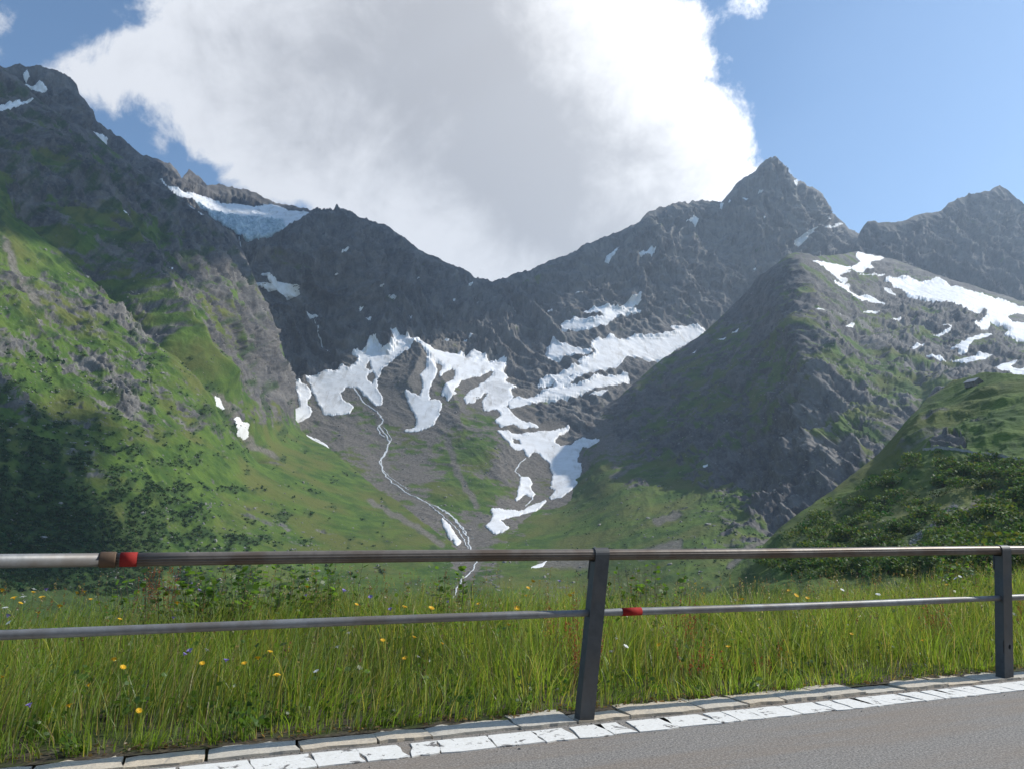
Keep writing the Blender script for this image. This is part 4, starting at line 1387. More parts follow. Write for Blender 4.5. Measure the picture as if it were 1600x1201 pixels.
def quad_cloud(centres, size, r, up=.4, aspect=1.0):
    """one leaf-sized quad at every centre, random tilt"""
    n = len(centres)
    nrm = r.standard_normal((n, 3))
    nrm[:, 2] = np.abs(nrm[:, 2]) + up
    nrm /= np.linalg.norm(nrm, axis=1, keepdims=True)
    t1 = np.cross(nrm, r.standard_normal((n, 3)))
    t1 /= np.linalg.norm(t1, axis=1, keepdims=True)
    t2 = np.cross(nrm, t1)
    sz = np.broadcast_to(np.asarray(size), (n,))[:, None] / 2
    a, b = t1 * sz * aspect, t2 * sz
    V = np.stack([centres - a - b * .3, centres - b, centres + a + b * .2, centres + b], 1).reshape(-1, 3)
    q = np.arange(4 * n).reshape(n, 4)
    return V, q


def crown_points(n, r, lobes=6, flat=.7):
    c = r.uniform(-1, 1, (lobes, 3)) * np.array([.55, .55, .25]) + np.array([0, 0, .45])
    rad = r.uniform(.32, .55, lobes)
    k = r.integers(0, lobes, n)
    d = r.standard_normal((n, 3))
    d /= np.linalg.norm(d, axis=1, keepdims=True)
    rr = rad[k] * r.uniform(.75, 1.05, n)
    P = c[k] + d * rr[:, None]
    P[:, 2] = np.maximum(P[:, 2] * flat + .08, .03)
    return P


def green(n, r, base=(.045, .085, .018), var=.35):
    b = np.array(base)[None] * (1 + var * r.standard_normal((n, 1)) * .6)
    b[:, 0] *= 1 + .25 * r.standard_normal(n)
    return np.clip(b, .008, .5)


# ---- shrubs on the near hill: individuals
def bush_parts(i):
    r = np.random.default_rng(300 + i)
    n = 360
    P = crown_points(n, r, 7)
    V, q = quad_cloud(P, r.uniform(.10, .19, n), r, .3)
    colr = np.repeat(green(n, r, (.062 + .014 * (i % 3), .112 + .016 * (i % 3), .024)), 4, 0)
    fol = mesh_np('foliage', V, [q], M_LEAF, smooth=False, attrs={'col': colr}, link=False)
    bm = bmesh.new()
    for j in range(5):
        a = 2 * math.pi * j / 5 + r.uniform(-.4, .4)
        tip = (math.cos(a) * .42, math.sin(a) * .42, .45)
        p0 = np.array([math.cos(a) * .05, math.sin(a) * .05, -.08])
        p1 = np.array(tip)
        mid = (p0 + p1) / 2 + np.array([0, 0, -.06])
        rings = []
        for pt, rad in ((p0, .035), (mid, .025), (p1, .010)):
            rings.append([bm.verts.new((pt[0] + rad * math.cos(b), pt[1] + rad * math.sin(b), pt[2])) for b in (0, 2.1, 4.2)])
        for A_, B_ in zip(rings[:-1], rings[1:]):
            for k2 in range(3):
                bm.faces.new((A_[k2], A_[(k2 + 1) % 3], B_[(k2 + 1) % 3], B_[k2]))
    st = bpy.data.meshes.new('stem')
    bm.to_mesh(st)
    bm.free()
    st.materials.append(M_BARK)
    return fol, st


BUSH = [bush_parts(i) for i in range(6)]
r = np.random.default_rng(77)
cand = []
hillpoly = [(1195, 880), (1260, 812), (1330, 760), (1380, 725), (1440, 706), (1520, 716), (1660, 730), (1660, 900), (1195, 905)]
tries = 0
while len(cand) < 800 and tries < 60000:
    tries += 1
    u, v = r.uniform(1180, 1660), r.uniform(690, 905)
    if not inpoly(hillpoly, np.array([u]), np.array([v]))[0]:
        continue
    if segdist([(1410, 850), (1450, 815), (1490, 788), (1530, 780), (1570, 765)], np.array([u]), np.array([v]))[0] < 9:
        continue
    cl_ = fbm(np.array([u / 60]), np.array([v / 38]), 3, 9)[0]
    if cl_ < -.12 + r.uniform(-.25, .1):
        continue
    cand.append((u, v))
cu = np.array(cand)
BP, _ = on('hill', cu[:, 0], cu[:, 1])
size = r.uniform(.9, 1.9, len(cu)) * np.where(r.random(len(cu)) < .3, 1.9, 1.0)
shown = size / BP[:, 1]
order = np.argsort(-shown)
rest = order[240:]
for i in order[:240]:
    t_ = empty('alder_shrub', tuple(BP[i] - np.array([0, 0, .15])), r.uniform(0, 6.28))
    k3 = r.integers(0, 6)
    sc_ = float(size[i]) * 1.55
    t_.scale = (sc_ * r.uniform(.9, 1.3), sc_ * r.uniform(.9, 1.3), sc_ * r.uniform(.85, 1.15))
    f_ = new_obj('foliage', BUSH[k3][0], t_)
    f_['kind'] = 'stuff'
    s2 = new_obj('stem', BUSH[k3][1], t_)
    uu, vv = cu[i]
    dt = segdist([(1410, 850), (1450, 815), (1490, 788), (1530, 780), (1570, 765)], np.array([uu]), np.array([vv]))[0]
    if dt < 24:
        wh = 'beside the grey stone run on the near hillside'
    elif vv < np.interp(uu, [1430, 1520, 1660], [712, 722, 740]) + 22:
        wh = 'just below the pale parapet wall of the pass road'
    elif uu < 1330:
        wh = 'on the hillside edge that falls to the valley meadow'
    elif vv > 845:
        wh = 'at the foot of the near hillside behind the top rail'
    else:
        wh = 'on the middle of the grassy near hillside'
    big = 'big rounded' if size[i] > 2.0 else 'low'
    tag(t_, big + ' alder shrub ' + wh, 'shrub', big + ' alder shrubs ' + wh)


def scatter_clumps(name, P, sizes, mat, per, r, base, flat=.75, leaf=.34):
    n = len(P)
    tmpl = [crown_points(per, np.random.default_rng(900 + j), 4, flat) for j in range(8)]
    pick = r.integers(0, 8, n)
    C = np.stack([tmpl[j] for j in pick]) * sizes[:, None, None] + P[:, None, :]
    C = C.reshape(-1, 3)
    sz = np.repeat(sizes, per) * leaf * r.uniform(.7, 1.3, n * per)
    V, q = quad_cloud(C, sz, r, .35)
    colr = np.repeat(np.repeat(green(n, r, base, .4), per, 0) * r.uniform(.75, 1.25, (n * per, 1)), 4, 0)
    return tag(mesh_np(name, V, [q], mat, smooth=False, attrs={'col': colr}), kind='stuff')


scatter_clumps('hillside_scrub', BP[rest] - np.array([0, 0, .1]), size[rest] * 1.5, M_LEAF, 60, r, (.056, .098, .021), leaf=.22)


def pick(key, n, box, dens, r, keep_veg=None):
    """random photo columns on a terrain sheet, thinned by a density field"""
    out = []
    got = 0
    while got < n:
        u = r.uniform(box[0], box[2], 6000)
        v = r.uniform(box[1], box[3], 6000)
        d = PATCH[key]
        ok = v > np.interp(u, d['us'], d['vt']) + 4
        ok &= r.random(6000) < dens(u, v)
        if keep_veg is not None:
            _, vg = on(key, u, v)
            ok &= (vg > keep_veg)
        out.append(np.stack([u[ok], v[ok]], -1))
        got += ok.sum()
    a = np.concatenate(out)[:n]
    P, _ = on(key, a[:, 0], a[:, 1])
    return P


r = np.random.default_rng(78)
Ps = pick('left', 6500, (-60, 540, 600, 925), lambda u, v: np.clip(shep(SCRUB, u, v, 4) * 1.2 + .9 * fbm(u / 26, v / 20, 4, 77) - .18, 0, 1) ** 1.3, r)
scatter_clumps('alder_thicket', Ps, r.uniform(1.3, 3.4, len(Ps)), M_LEAF, 20, r, (.040, .080, .020), leaf=.5)
GS = [(1000, 830, .2), (1100, 850, .3), (1150, 850, .6), (900, 800, .1), (1000, 760, .1), (1250, 530, .3), (1350, 600, .25), (1420, 600, .2), (1200, 800, .4)]
Ps = pick('spur', 700, (880, 560, 1440, 900), lambda u, v: np.clip(shep(GS, u, v) + .7 * fbm(u / 24, v / 16, 4, 71) - .15, 0, 1), r, .5)
scatter_clumps('slope_scrub', Ps, r.uniform(.8, 2.0, len(Ps)), M_LEAF, 14, r, (.034, .064, .018), leaf=.55)


def scatter_rocks(name, P, sizes, r):
    n = len(P)
    ph = (1 + 5 ** .5) / 2
    ico = np.array([(-1, ph, 0), (1, ph, 0), (-1, -ph, 0), (1, -ph, 0), (0, -1, ph), (0, 1, ph), (0, -1, -ph), (0, 1, -ph), (ph, 0, -1), (ph, 0, 1), (-ph, 0, -1), (-ph, 0, 1)]) / 1.9
    f = np.array([(0, 11, 5), (0, 5, 1), (0, 1, 7), (0, 7, 10), (0, 10, 11), (1, 5, 9), (5, 11, 4), (11, 10, 2), (10, 7, 6), (7, 1, 8), (3, 9, 4), (3, 4, 2), (3, 2, 6), (3, 6, 8), (3, 8, 9), (4, 9, 5), (2, 4, 11), (6, 2, 10), (8, 6, 7), (9, 8, 1)])
    V = ico[None] * r.uniform(.65, 1.3, (n, 12, 1))
    a = r.uniform(0, 6.28, n)
    ca_, sa_ = np.cos(a)[:, None], np.sin(a)[:, None]
    V = V * np.stack([r.uniform(.7, 1.4, n), r.uniform(.6, 1.1, n), r.uniform(.45, .9, n)], -1)[:, None]
    X_ = V[..., 0] * ca_ - V[..., 1] * sa_
    Y_ = V[..., 0] * sa_ + V[..., 1] * ca_
    V = np.stack([X_, Y_, V[..., 2]], -1) * sizes[:, None, None] * .5 + P[:, None]
    q = (f[None] + 12 * np.arange(n)[:, None, None]).reshape(-1, 3)
    return tag(mesh_np(name, V.reshape(-1, 3), [q], M_BOULD, smooth=False), kind='stuff')


RK = [(500, 850, .7), (560, 860, .5), (450, 800, .4), (400, 860, .5), (250, 560, .5), (150, 560, .5), (200, 640, .6), (60, 440, .35), (120, 480, .4), (300, 650, .35), (250, 700, .2), (350, 720, .12), (420, 700, .06), (520, 740, .1), (600, 830, .3), (40, 560, .5), (300, 880, .5), (650, 880, .3), (100, 800, .0), (340, 560, .4)]
Ps = pick('left', 2600, (-40, 380, 700, 930), lambda u, v: np.clip(shep(RK, u, v) + .8 * fbm(u / 22, v / 18, 4, 61) - .12, 0, 1) ** 1.5, r)
scatter_rocks('slope_boulders', Ps, r.gamma(2.2, .62, len(Ps)) + .5, r)
RK2 = [(1300, 580, .6), (1320, 640, .6), (1250, 560, .4), (1400, 620, .5), (1450, 500, .5), (1500, 500, .6), (1400, 660, .8), (1040, 850, .5), (1000, 860, .4), (900, 820, .1), (1550, 540, .4), (1350, 470, .4), (1200, 840, .5)]
Ps = pick('spur', 2200, (880, 440, 1640, 910), lambda u, v: np.clip(shep(RK2, u, v) + .8 * fbm(u / 20, v / 16, 4, 51) - .12, 0, 1) ** 1.5, r)
scatter_rocks('spur_boulders', Ps, r.gamma(2.2, .8, len(Ps)) + .7, r)
Ps = pick('cirque', 1800, (470, 600, 900, 930), lambda u, v: np.clip(.3 + .8 * fbm(u / 24, v / 18, 4, 41), 0, 1) ** 1.5, r)
scatter_rocks('valley_boulders', Ps, r.gamma(2.2, .7, len(Ps)) + .6, r)
Ps = pick('hill', 500, (1400, 760, 1590, 860), lambda u, v: np.clip(1.1 - segdist([(1410, 850), (1450, 815), (1492, 787)], u, v) / 6, 0, 1), r)
scatter_rocks('talus_rocks', Ps, r.gamma(2.2, .16, len(Ps)) + .25, r)

# ------------------------------------------------------------------ hut, pass road, parapet
def b_stone(t, b, o):
    p = geo_pos(t)
    n = t.noise(p, 1.1, 4, .6)
    t.put(b.inputs['Base Color'], t.mix(t.smooth(n, .3, .7), (.10, .085, .07), (.22, .20, .18)))


def b_slate(t, b, o):
    p = geo_pos(t)
    n = t.noise(p, .8, 4, .6)
    t.put(b.inputs['Base Color'], t.mix(t.smooth(n, .3, .7), (.22, .22, .225), (.38, .38, .39)))


M_STONE = material('dark_hut_wall', b_stone)
M_SLATE = material('grey_hut_roof', b_slate, .6)
M_DOOR = material('dark_wood_door', b_bark)
hp, _ = on('hill', 1520, 598)
hut = empty('mountain_hut', tuple(hp[0] - np.array([0, 0, .6])), radians(24))
hw_, hd_, he_, hr_ = 3.9, 3.0, 2.2, 4.3
verts = [(-hw_, -hd_, -.8), (hw_, -hd_, -.8), (hw_, hd_, -.8), (-hw_, hd_, -.8), (-hw_, -hd_, he_), (hw_, -hd_, he_), (hw_, hd_, he_), (-hw_, hd_, he_), (0, -hd_, hr_), (0, hd_, hr_)]
me = bpy.data.meshes.new('wall')
me.from_pydata(verts, [], [(0, 1, 5, 8, 4), (2, 3, 7, 9, 6), (1, 2, 6, 5), (3, 0, 4, 7), (4, 8, 9, 7), (8, 5, 6, 9)])
me.materials.append(M_STONE)
new_obj('wall', me, hut)
bm = bmesh.new()
for sg in (-1, 1):
    ov = .5
    sl_ = (hr_ - he_) / hw_
    pts = [(0, -hd_ - ov, hr_ + .03), (sg * (hw_ + ov), -hd_ - ov, he_ - sl_ * ov + .03), (sg * (hw_ + ov), hd_ + ov, he_ - sl_ * ov + .03), (0, hd_ + ov, hr_ + .03)]
    lo = [bm.verts.new(p) for p in pts]
    hi = [bm.verts.new((p[0], p[1], p[2] + .18)) for p in pts]
    bm.faces.new(lo)
    bm.faces.new(hi[::-1])
    for i in range(4):
        bm.faces.new((lo[i], hi[i], hi[(i + 1) % 4], lo[(i + 1) % 4]))
bmesh.ops.recalc_face_normals(bm, faces=bm.faces)
me = bpy.data.meshes.new('roof')
bm.to_mesh(me)
bm.free()
me.materials.append(M_SLATE)
new_obj('roof', me, hut)
me = bpy.data.meshes.new('door')
me.from_pydata([(-.5, -hd_ - .06, -.5), (.5, -hd_ - .06, -.5), (.5, -hd_ - .06, 1.5), (-.5, -hd_ - .06, 1.5), (-.5, -hd_ + .02, -.5), (.5, -hd_ + .02, -.5), (.5, -hd_ + .02, 1.5), (-.5, -hd_ + .02, 1.5)], [], [(0, 1, 2, 3), (0, 4, 5, 1), (1, 5, 6, 2), (2, 6, 7, 3), (3, 7, 4, 0)])
me.materials.append(M_DOOR)
new_obj('door', me, hut)
tag(hut, 'small dark mountain hut with grey gable roof on the green knoll', 'hut')

ru = np.arange(1434, 1690, 1.0)
rv = np.interp(ru, [1430, 1460, 1520, 1600, 1720], [694, 698, 705, 713, 724])
edge, _ = on('hill', ru, rv + 2.5)
for it in range(12):
    edge[1:-1] = (edge[:-2] + edge[1:-1] * 2 + edge[2:]) / 4
hd = edge[:, :2] / np.linalg.norm(edge[:, :2], axis=1, keepdims=True)


def strip(name, offs, mat):
    rows = []
    for d_, z_ in offs:
        e = edge.copy()
        e[:, :2] += hd * d_
        e[:, 2] += z_
        rows.append(e)
    V = np.concatenate(rows)
    n = len(edge)
    m = len(offs)
    i = np.arange(n - 1)
    q = [np.stack([k * n + i, k * n + i + 1, ((k + 1) % m) * n + i + 1, ((k + 1) % m) * n + i], -1) for k in range(m)]
    return mesh_np(name, V, q, mat, smooth=False)


M_WALLG = material('pale_parapet_stone', b_slate)
tag(strip('pass_road', [(-.6, .15), (7.0, .25), (7.0, -1.5), (-.6, -1.5)], M_ASPHALT), kind='structure')
tag(strip('parapet_wall', [(-.9, .78), (-.45, .78), (-.45, -1.2), (-.9, -1.8)], M_WALLG), 'low pale parapet wall along the pass road cut into the right hillside', 'wall')

# ------------------------------------------------------------------ meadow grass
r = np.random.default_rng(55)


def visible_sn(n, n0, n1, r, power=1.0):
    S_, N2 = [], []
    got = 0
    while got < n:
        nn_ = n0 + (n1 - n0) * r.random(20000) ** power
        s2_ = r.uniform(-9, 24, 20000)
        P = loc(s2_, nn_, .3)
        u = pix_u(P)
        ok = (u > -330) & (u < 2050) & (P[:, 1] > 1)
        S_.append(s2_[ok])
        N2.append(nn_[ok])
        got += ok.sum()
    return np.concatenate(S_)[:n], np.concatenate(N2)[:n]


def blades(name, S_, N_, H, Wd, colr, r, bend=.55, dirbias=(0.25, 0.0), seg=3):
    n = len(S_)
    base = loc(S_, N_, near_ground(S_, N_) - .02)
    az = r.uniform(0, 2 * np.pi, n)
    dvec = np.stack([np.cos(az), np.sin(az), 0 * az], -1) * r.uniform(.15, 1, n)[:, None] + RD * (dirbias[0] + 1.1 * fbm(S_ / .55, N_ / .55, 3, 91))[:, None] + ND * (dirbias[1] + .9 * fbm(S_ / .55, N_ / .55, 3, 95))[:, None]
    bd = bend * r.uniform(.3, 1.5, n)
    fz = r.uniform(0, 2 * np.pi, n)
    side_ = np.stack([np.cos(fz), np.sin(fz), 0 * fz], -1)
    V, off = [], []
    for k in range(seg + 1):
        t = k / seg
        p = base + dvec * (H * bd * t ** 2)[:, None]
        p[:, 2] += H * (t - .22 * bd * t ** 2)
        wk = Wd * (1 - t ** 1.6) * .5 if k < seg else None
        if k < seg:
            V += [p - side_ * wk[:, None], p + side_ * wk[:, None]]
        else:
            V += [p]
    m = 2 * seg + 1
    V = np.stack(V, 1)
    i0 = (np.arange(n) * m)[:, None]
    quads = np.concatenate([i0 + np.array([[2 * k, 2 * k + 1, 2 * k + 3, 2 * k + 2]]) for k in range(seg - 1)])
    tri = i0 + np.array([[2 * seg - 2, 2 * seg - 1, 2 * seg]])
    tcol = np.repeat(colr[:, None], m, 1)
    grad = 1.0
    o = mesh_np(name, V.reshape(-1, 3), [quads, tri], M_GRASS, attrs={'col': (tcol * grad).reshape(-1, 3)})
    return tag(o, kind='stuff')


S_, N_ = visible_sn(68000, 4.965, 9.7, r, 1.06)
cl_ = fbm(S_ / .8, N_ / .8, 3, 21)
edge_ = sstep(N_, 4.98, 5.7)
H = (.15 + .28 * edge_) * (1 + .55 * cl_) * r.uniform(.45, 1.35, len(S_))
H = np.clip(H, .06, .66)
gc = np.array([.155, .235, .034])[None] * (1 + .30 * fbm(S_ / 1.3, N_ / 1.3, 3, 23)[:, None]) * r.uniform(.7, 1.35, (len(S_), 1))
yel = r.random(len(S_)) < .22
gc[yel] = np.array([.29, .29, .070]) * r.uniform(.7, 1.3, (yel.sum(), 1))
pale = r.random(len(S_)) < .17  # whitish-green blades, glints on the grass put into the colour
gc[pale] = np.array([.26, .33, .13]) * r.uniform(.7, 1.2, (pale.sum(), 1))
dry = r.random(len(S_)) < .06
gc[dry] = np.array([.34, .28, .15]) * r.uniform(.7, 1.2, (dry.sum(), 1))
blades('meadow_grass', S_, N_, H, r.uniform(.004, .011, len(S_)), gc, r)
# tufts that spill over the kerb's back edge
S_, N_ = visible_sn(2600, 4.96, 5.10, r)
keep_ = fbm(S_ / .35, N_ * 0, 3, 14) > -.05
S_, N_ = S_[keep_], N_[keep_]
blades('kerb_tufts', S_, N_, r.uniform(.08, .24, len(S_)), r.uniform(.004, .009, len(S_)), np.array([.13, .21, .03])[None] * r.uniform(.6, 1.4, (len(S_), 1)), r, bend=.9, dirbias=(.1, -.7))
# finer, taller culms with seed heads
S_, N_ = visible_sn(2600, 5.3, 9.6, r)
H = r.uniform(.38, .68, len(S_))
blades('seed_stalks', S_, N_, H, r.uniform(.0022, .0036, len(S_)), np.array([.17, .14, .06])[None] * r.uniform(.6, 1.3, (len(S_), 1)), r, bend=.22)


def seed_heads(n):
    S2, N2 = visible_sn(n, 5.4, 9.5, r)
    b0 = loc(S2, N2, near_ground(S2, N2) - .02)
    hh = r.uniform(.40, .70, n)
    lean_ = r.normal(0, .10, (n, 2)) + np.array([.05, 0])
    tip = b0 + np.stack([lean_[:, 0], lean_[:, 1], hh], -1)
    w_ = .0012
    sd_ = np.stack([np.full(n, w_), np.zeros(n), np.zeros(n)], -1)
    V1 = np.stack([b0 - sd_, b0 + sd_, tip + sd_ * .5, tip - sd_ * .5], 1).reshape(-1, 3)
    q1 = np.arange(4 * n).reshape(n, 4)
    per = 9
    t_ = r.uniform(.80, 1.02, (n, per, 1))
    C = (b0[:, None] + (tip - b0)[:, None] * t_ + r.normal(0, .006, (n, per, 3))).reshape(-1, 3)
    V2, q2 = quad_cloud(C, r.uniform(.006, .014, len(C)), r, .2, 1.8)
    tone_ = np.array([[.26, .20, .10], [.17, .09, .06], [.30, .27, .15], [.20, .16, .10]])[r.integers(0, 4, n)] * r.uniform(.7, 1.2, (n, 1))
    cA = np.repeat(np.array([[.17, .17, .06]]) * np.ones((n, 1)), 4, 0)
    cB = np.repeat(np.repeat(tone_, per, 0), 4, 0)
    o = mesh_np('seeding_grass', np.concatenate([V1, V2]), [q1, q2 + len(V1)], M_GRASS, smooth=False, attrs={'col': np.concatenate([cA, cB])})
    return tag(o, kind='stuff')


seed_heads(1500)


def leaf_fan(S_, N_, H, L, per, base, r, name, tilt=.6, kind='stuff', parent=None, wid=.34):
    """small broad leaves on short stalks"""
    n = len(S_)
    c = np.repeat(loc(S_, N_, near_ground(S_, N_)), per, 0)
    m = n * per
    az = r.uniform(0, 2 * np.pi, m)
    rad = np.repeat(H, per) * r.uniform(.05, .45, m)
    c = c + np.stack([np.cos(az) * rad, np.sin(az) * rad, np.repeat(H, per) * r.uniform(.25, 1.0, m)], -1)
    l = np.repeat(L, per) * r.uniform(.6, 1.3, m)
    d = np.stack([np.cos(az), np.sin(az), r.uniform(-tilt, tilt, m)], -1)
    d /= np.linalg.norm(d, axis=1, keepdims=True)
    sd = np.cross(d, r.standard_normal((m, 3)))
    sd /= np.linalg.norm(sd, axis=1, keepdims=True)
    ln_ = l[:, None]
    V = np.stack([c, c + d * ln_ * .35 + sd * ln_ * wid, c + d * ln_ * .75 + sd * ln_ * wid * .75, c + d * ln_ - np.array([0, 0, 1]) * ln_ * .12, c + d * ln_ * .75 - sd * ln_ * wid * .75, c + d * ln_ * .35 - sd * ln_ * wid], 1)
    i0 = (np.arange(m) * 6)[:, None]
    q = np.concatenate([i0 + np.array([[0, 1, 2, 5]]), i0 + np.array([[5, 2, 3, 4]])])
    colr = np.array(base)[None] * r.uniform(.65, 1.4, (m, 1))
    o = mesh_np(name, V.reshape(-1, 3), [q], M_GRASS, parent, smooth=False, attrs={'col': np.repeat(colr, 6, 0)})
    if kind:
        tag(o, kind=kind)
    return o


S_, N_ = visible_sn(190, 5.0, 5.8, r)
leaf_fan(S_, N_, r.uniform(.05, .17, len(S_)), r.uniform(.02, .055, len(S_)), 16, (.065, .125, .022), r, 'kerbside_weeds')
S_, N_ = visible_sn(420, 5.5, 9.4, r)
leaf_fan(S_, N_, r.uniform(.15, .42, len(S_)), r.uniform(.025, .06, len(S_)), 14, (.085, .155, .028), r, 'meadow_herbs')

# dry litter along the kerb's back edge
S_, N_ = visible_sn(900, 4.93, 5.12, r)
leaf_fan(S_, N_, np.full(len(S_), .02), r.uniform(.012, .04, len(S_)), 2, (.16, .11, .06), r, 'dry_litter', tilt=.2, wid=.22)


# loose grit in the seam and along the road edge
S_, N_ = visible_sn(900, 4.20, 4.70, r, .35)
scatter_rocks('road_grit', loc(S_, N_, .004), r.uniform(.004, .012, len(S_)), r)

# ---- leafy plants that top the grass
def leafy(u, n, hgt, spread, nst, lab, base=(.085, .16, .028)):
    s0 = s_at(u, n)
    o0 = loc(s0, n, 0)
    root = empty('leafy_plant', tuple(o0 + np.array([0, 0, float(near_ground(np.array(s0), np.array(n)))])))
    rr = np.random.default_rng(int(u))
    Vst, qst = [], []
    Lc, Ld = [], []
    for j in range(nst):
        bx_, by_ = rr.normal(0, spread * .5), rr.normal(0, spread * .28)
        tip = np.array([bx_ * 1.35 + rr.normal(0, .05), by_ * 1.3, hgt * rr.uniform(.65, 1.05)])
        b0 = np.array([bx_, by_, -.05])
        ring0 = len(Vst)
        for k_, pt in enumerate((b0, (b0 + tip) / 2 + rr.normal(0, .012, 3), tip)):
            for a in (0, 2.1, 4.2):
                rad = .004 * (1 - .3 * k_)
                Vst.append(pt + np.array([rad * math.cos(a), rad * math.sin(a), 0]))
        for k_ in range(2):
            for a in range(3):
                qst.append((ring0 + 3 * k_ + a, ring0 + 3 * k_ + (a + 1) % 3, ring0 + 3 * k_ + 3 + (a + 1) % 3, ring0 + 3 * k_ + 3 + a))
        for k_ in range(11):
            t = rr.uniform(.25, 1.02)
            Lc.append(b0 + (tip - b0) * t)
            az = rr.uniform(0, 6.28)
            Ld.append((math.cos(az), math.sin(az), rr.uniform(-.2, .7)))
    Lc, Ld = np.array(Lc), np.array(Ld)
    Ld /= np.linalg.norm(Ld, axis=1, keepdims=True)
    m = len(Lc)
    sd = np.cross(Ld, rr.normal(0, 1, (m, 3)) * .5 + np.array([0, 0, 1]))
    sd /= np.linalg.norm(sd, axis=1, keepdims=True)
    ln_ = rr.uniform(.045, .085, m)[:, None]
    V = np.stack([Lc, Lc + Ld * ln_ * .35 + sd * ln_ * .36, Lc + Ld * ln_ * .75 + sd * ln_ * .28, Lc + Ld * ln_, Lc + Ld * ln_ * .75 - sd * ln_ * .28, Lc + Ld * ln_ * .35 - sd * ln_ * .36], 1)
    i0 = (np.arange(m) * 6)[:, None]
    q = np.concatenate([i0 + np.array([[0, 1, 2, 3]]), i0 + np.array([[0, 3, 4, 5]])])
    colr = np.array(base)[None] * rr.uniform(.6, 1.5, (m, 1))
    mesh_np('leaf_cluster', V.reshape(-1, 3), [q], M_GRASS, root, smooth=False, attrs={'col': np.repeat(colr, 6, 0)})['kind'] = 'stuff'
    mesh_np('stem', np.array(Vst), [np.array(qst)], M_BARK, root)['kind'] = 'stuff'
    tag(root, lab, 'plant')


leafy(305, 8.2, .70, .80, 46, 'broad bushy leafy plant below the red-banded sleeve joint of the rail')
leafy(400, 8.3, .66, .6, 30, 'leafy plant beside the broad bushy one, its leaves above the lower rail')
leafy(500, 8.4, .68, .40, 20, 'slim leafy plant standing apart against the green valley slope')
leafy(720, 8.4, .62, .40, 14, 'sparse leafy plant in front of the stream')
leafy(1000, 8.1, .78, .45, 34, 'tall leafy plant just right of the leaning post')
leafy(1530, 8.0, .62, .45, 20, 'leafy plant beside the post with the hole')


# ---- red sorrel
M_SORREL = leafmat('sorrel_stalk', .4, .6, .2)


def sorrel(u, n, hgt, spread, nst, lab):
    s0 = s_at(u, n)
    root = empty('sorrel_plant', tuple(loc(s0, n, float(near_ground(np.array(s0), np.array(n))))))
    rr = np.random.default_rng(int(u) + 5)
    Vs, qs, C = [], [], []
    for j in range(nst):
        b0 = np.array([rr.normal(0, spread * .5), rr.normal(0, spread * .3), -.04])
        tip = b0 + np.array([rr.normal(0, .05), rr.normal(0, .05), hgt * rr.uniform(.7, 1.05)])
        i0 = len(Vs)
        for pt, rad in ((b0, .0022), (tip, .001)):
            for a in (0, 2.1, 4.2):
                Vs.append(pt + np.array([rad * math.cos(a), rad * math.sin(a), 0]))
        for a in range(3):
            qs.append((i0 + a, i0 + (a + 1) % 3, i0 + 3 + (a + 1) % 3, i0 + 3 + a))
        for k_ in range(26):
            t = rr.uniform(.45, 1.0)
            C.append(b0 + (tip - b0) * t + rr.normal(0, .009 * (1.5 - t), 3))
    V, q = quad_cloud(np.array(C), rr.uniform(.008, .017, len(C)), rr, 0)
    cc = np.array([.30, .105, .06])[None] * rr.uniform(.6, 1.4, (len(C), 1))
    mesh_np('seed_head', V, [q], M_SORREL, root, smooth=False, attrs={'col': np.repeat(cc, 4, 0)})['kind'] = 'stuff'
    cs = np.tile(np.array([[.20, .10, .05]]), (len(Vs), 1))
    mesh_np('stalk', np.array(Vs), [np.array(qs)], M_SORREL, root, attrs={'col': cs})['kind'] = 'stuff'
    tag(root, lab, 'plant')


sorrel(240, 8.2, .80, .26, 26, 'tall rust-red sorrel tuft showing between the two rails near the sleeve joint')
sorrel(875, 6.2, .62, .24, 22, 'rust-red sorrel tuft left of the leaning post below the lower rail')
sorrel(905, 5.7, .48, .16, 12, 'small sorrel tuft close against the leaning post')
sorrel(1075, 6.0, .62, .15, 14, 'slender red sorrel tuft right of the lower rail\'s red band')
sorrel(1095, 5.3, .36, .14, 10, 'short red sorrel tuft near the kerb below the red band')
sorrel(1175, 5.5, .26, .18, 8, 'low spreading red sorrel at the kerb edge')
sorrel(1470, 5.9, .54, .16, 14, 'red sorrel tuft in dark grass left of the post with the hole')
sorrel(1592, 6.2, .50, .12, 8, 'red sorrel tuft right of the post with the hole')
sorrel(1205, 5.6, .34, .10, 6, 'thin red sorrel stalks above the yellowish kerb stones')


# ---- wild flowers, one by one
def b_plain(c1, c2):
    def f(t, b, o):
        t.put(b.inputs['Base Color'], t.mix(t.noise(obj_pos(t), 60, 2), c1, c2))
    return f


M_PET = {'yellow': material('yellow_petals', b_plain((.80, .42, .015), (.85, .55, .03)), .6),
         'white': material('white_petals', b_plain((.80, .80, .76), (.70, .72, .68)), .6),
         'violet': material('violet_petals', b_plain((.22, .17, .50), (.34, .27, .60)), .6)}
M_STEM = material('flower_stem', b_plain((.06, .10, .02), (.09, .12, .03)), .6)


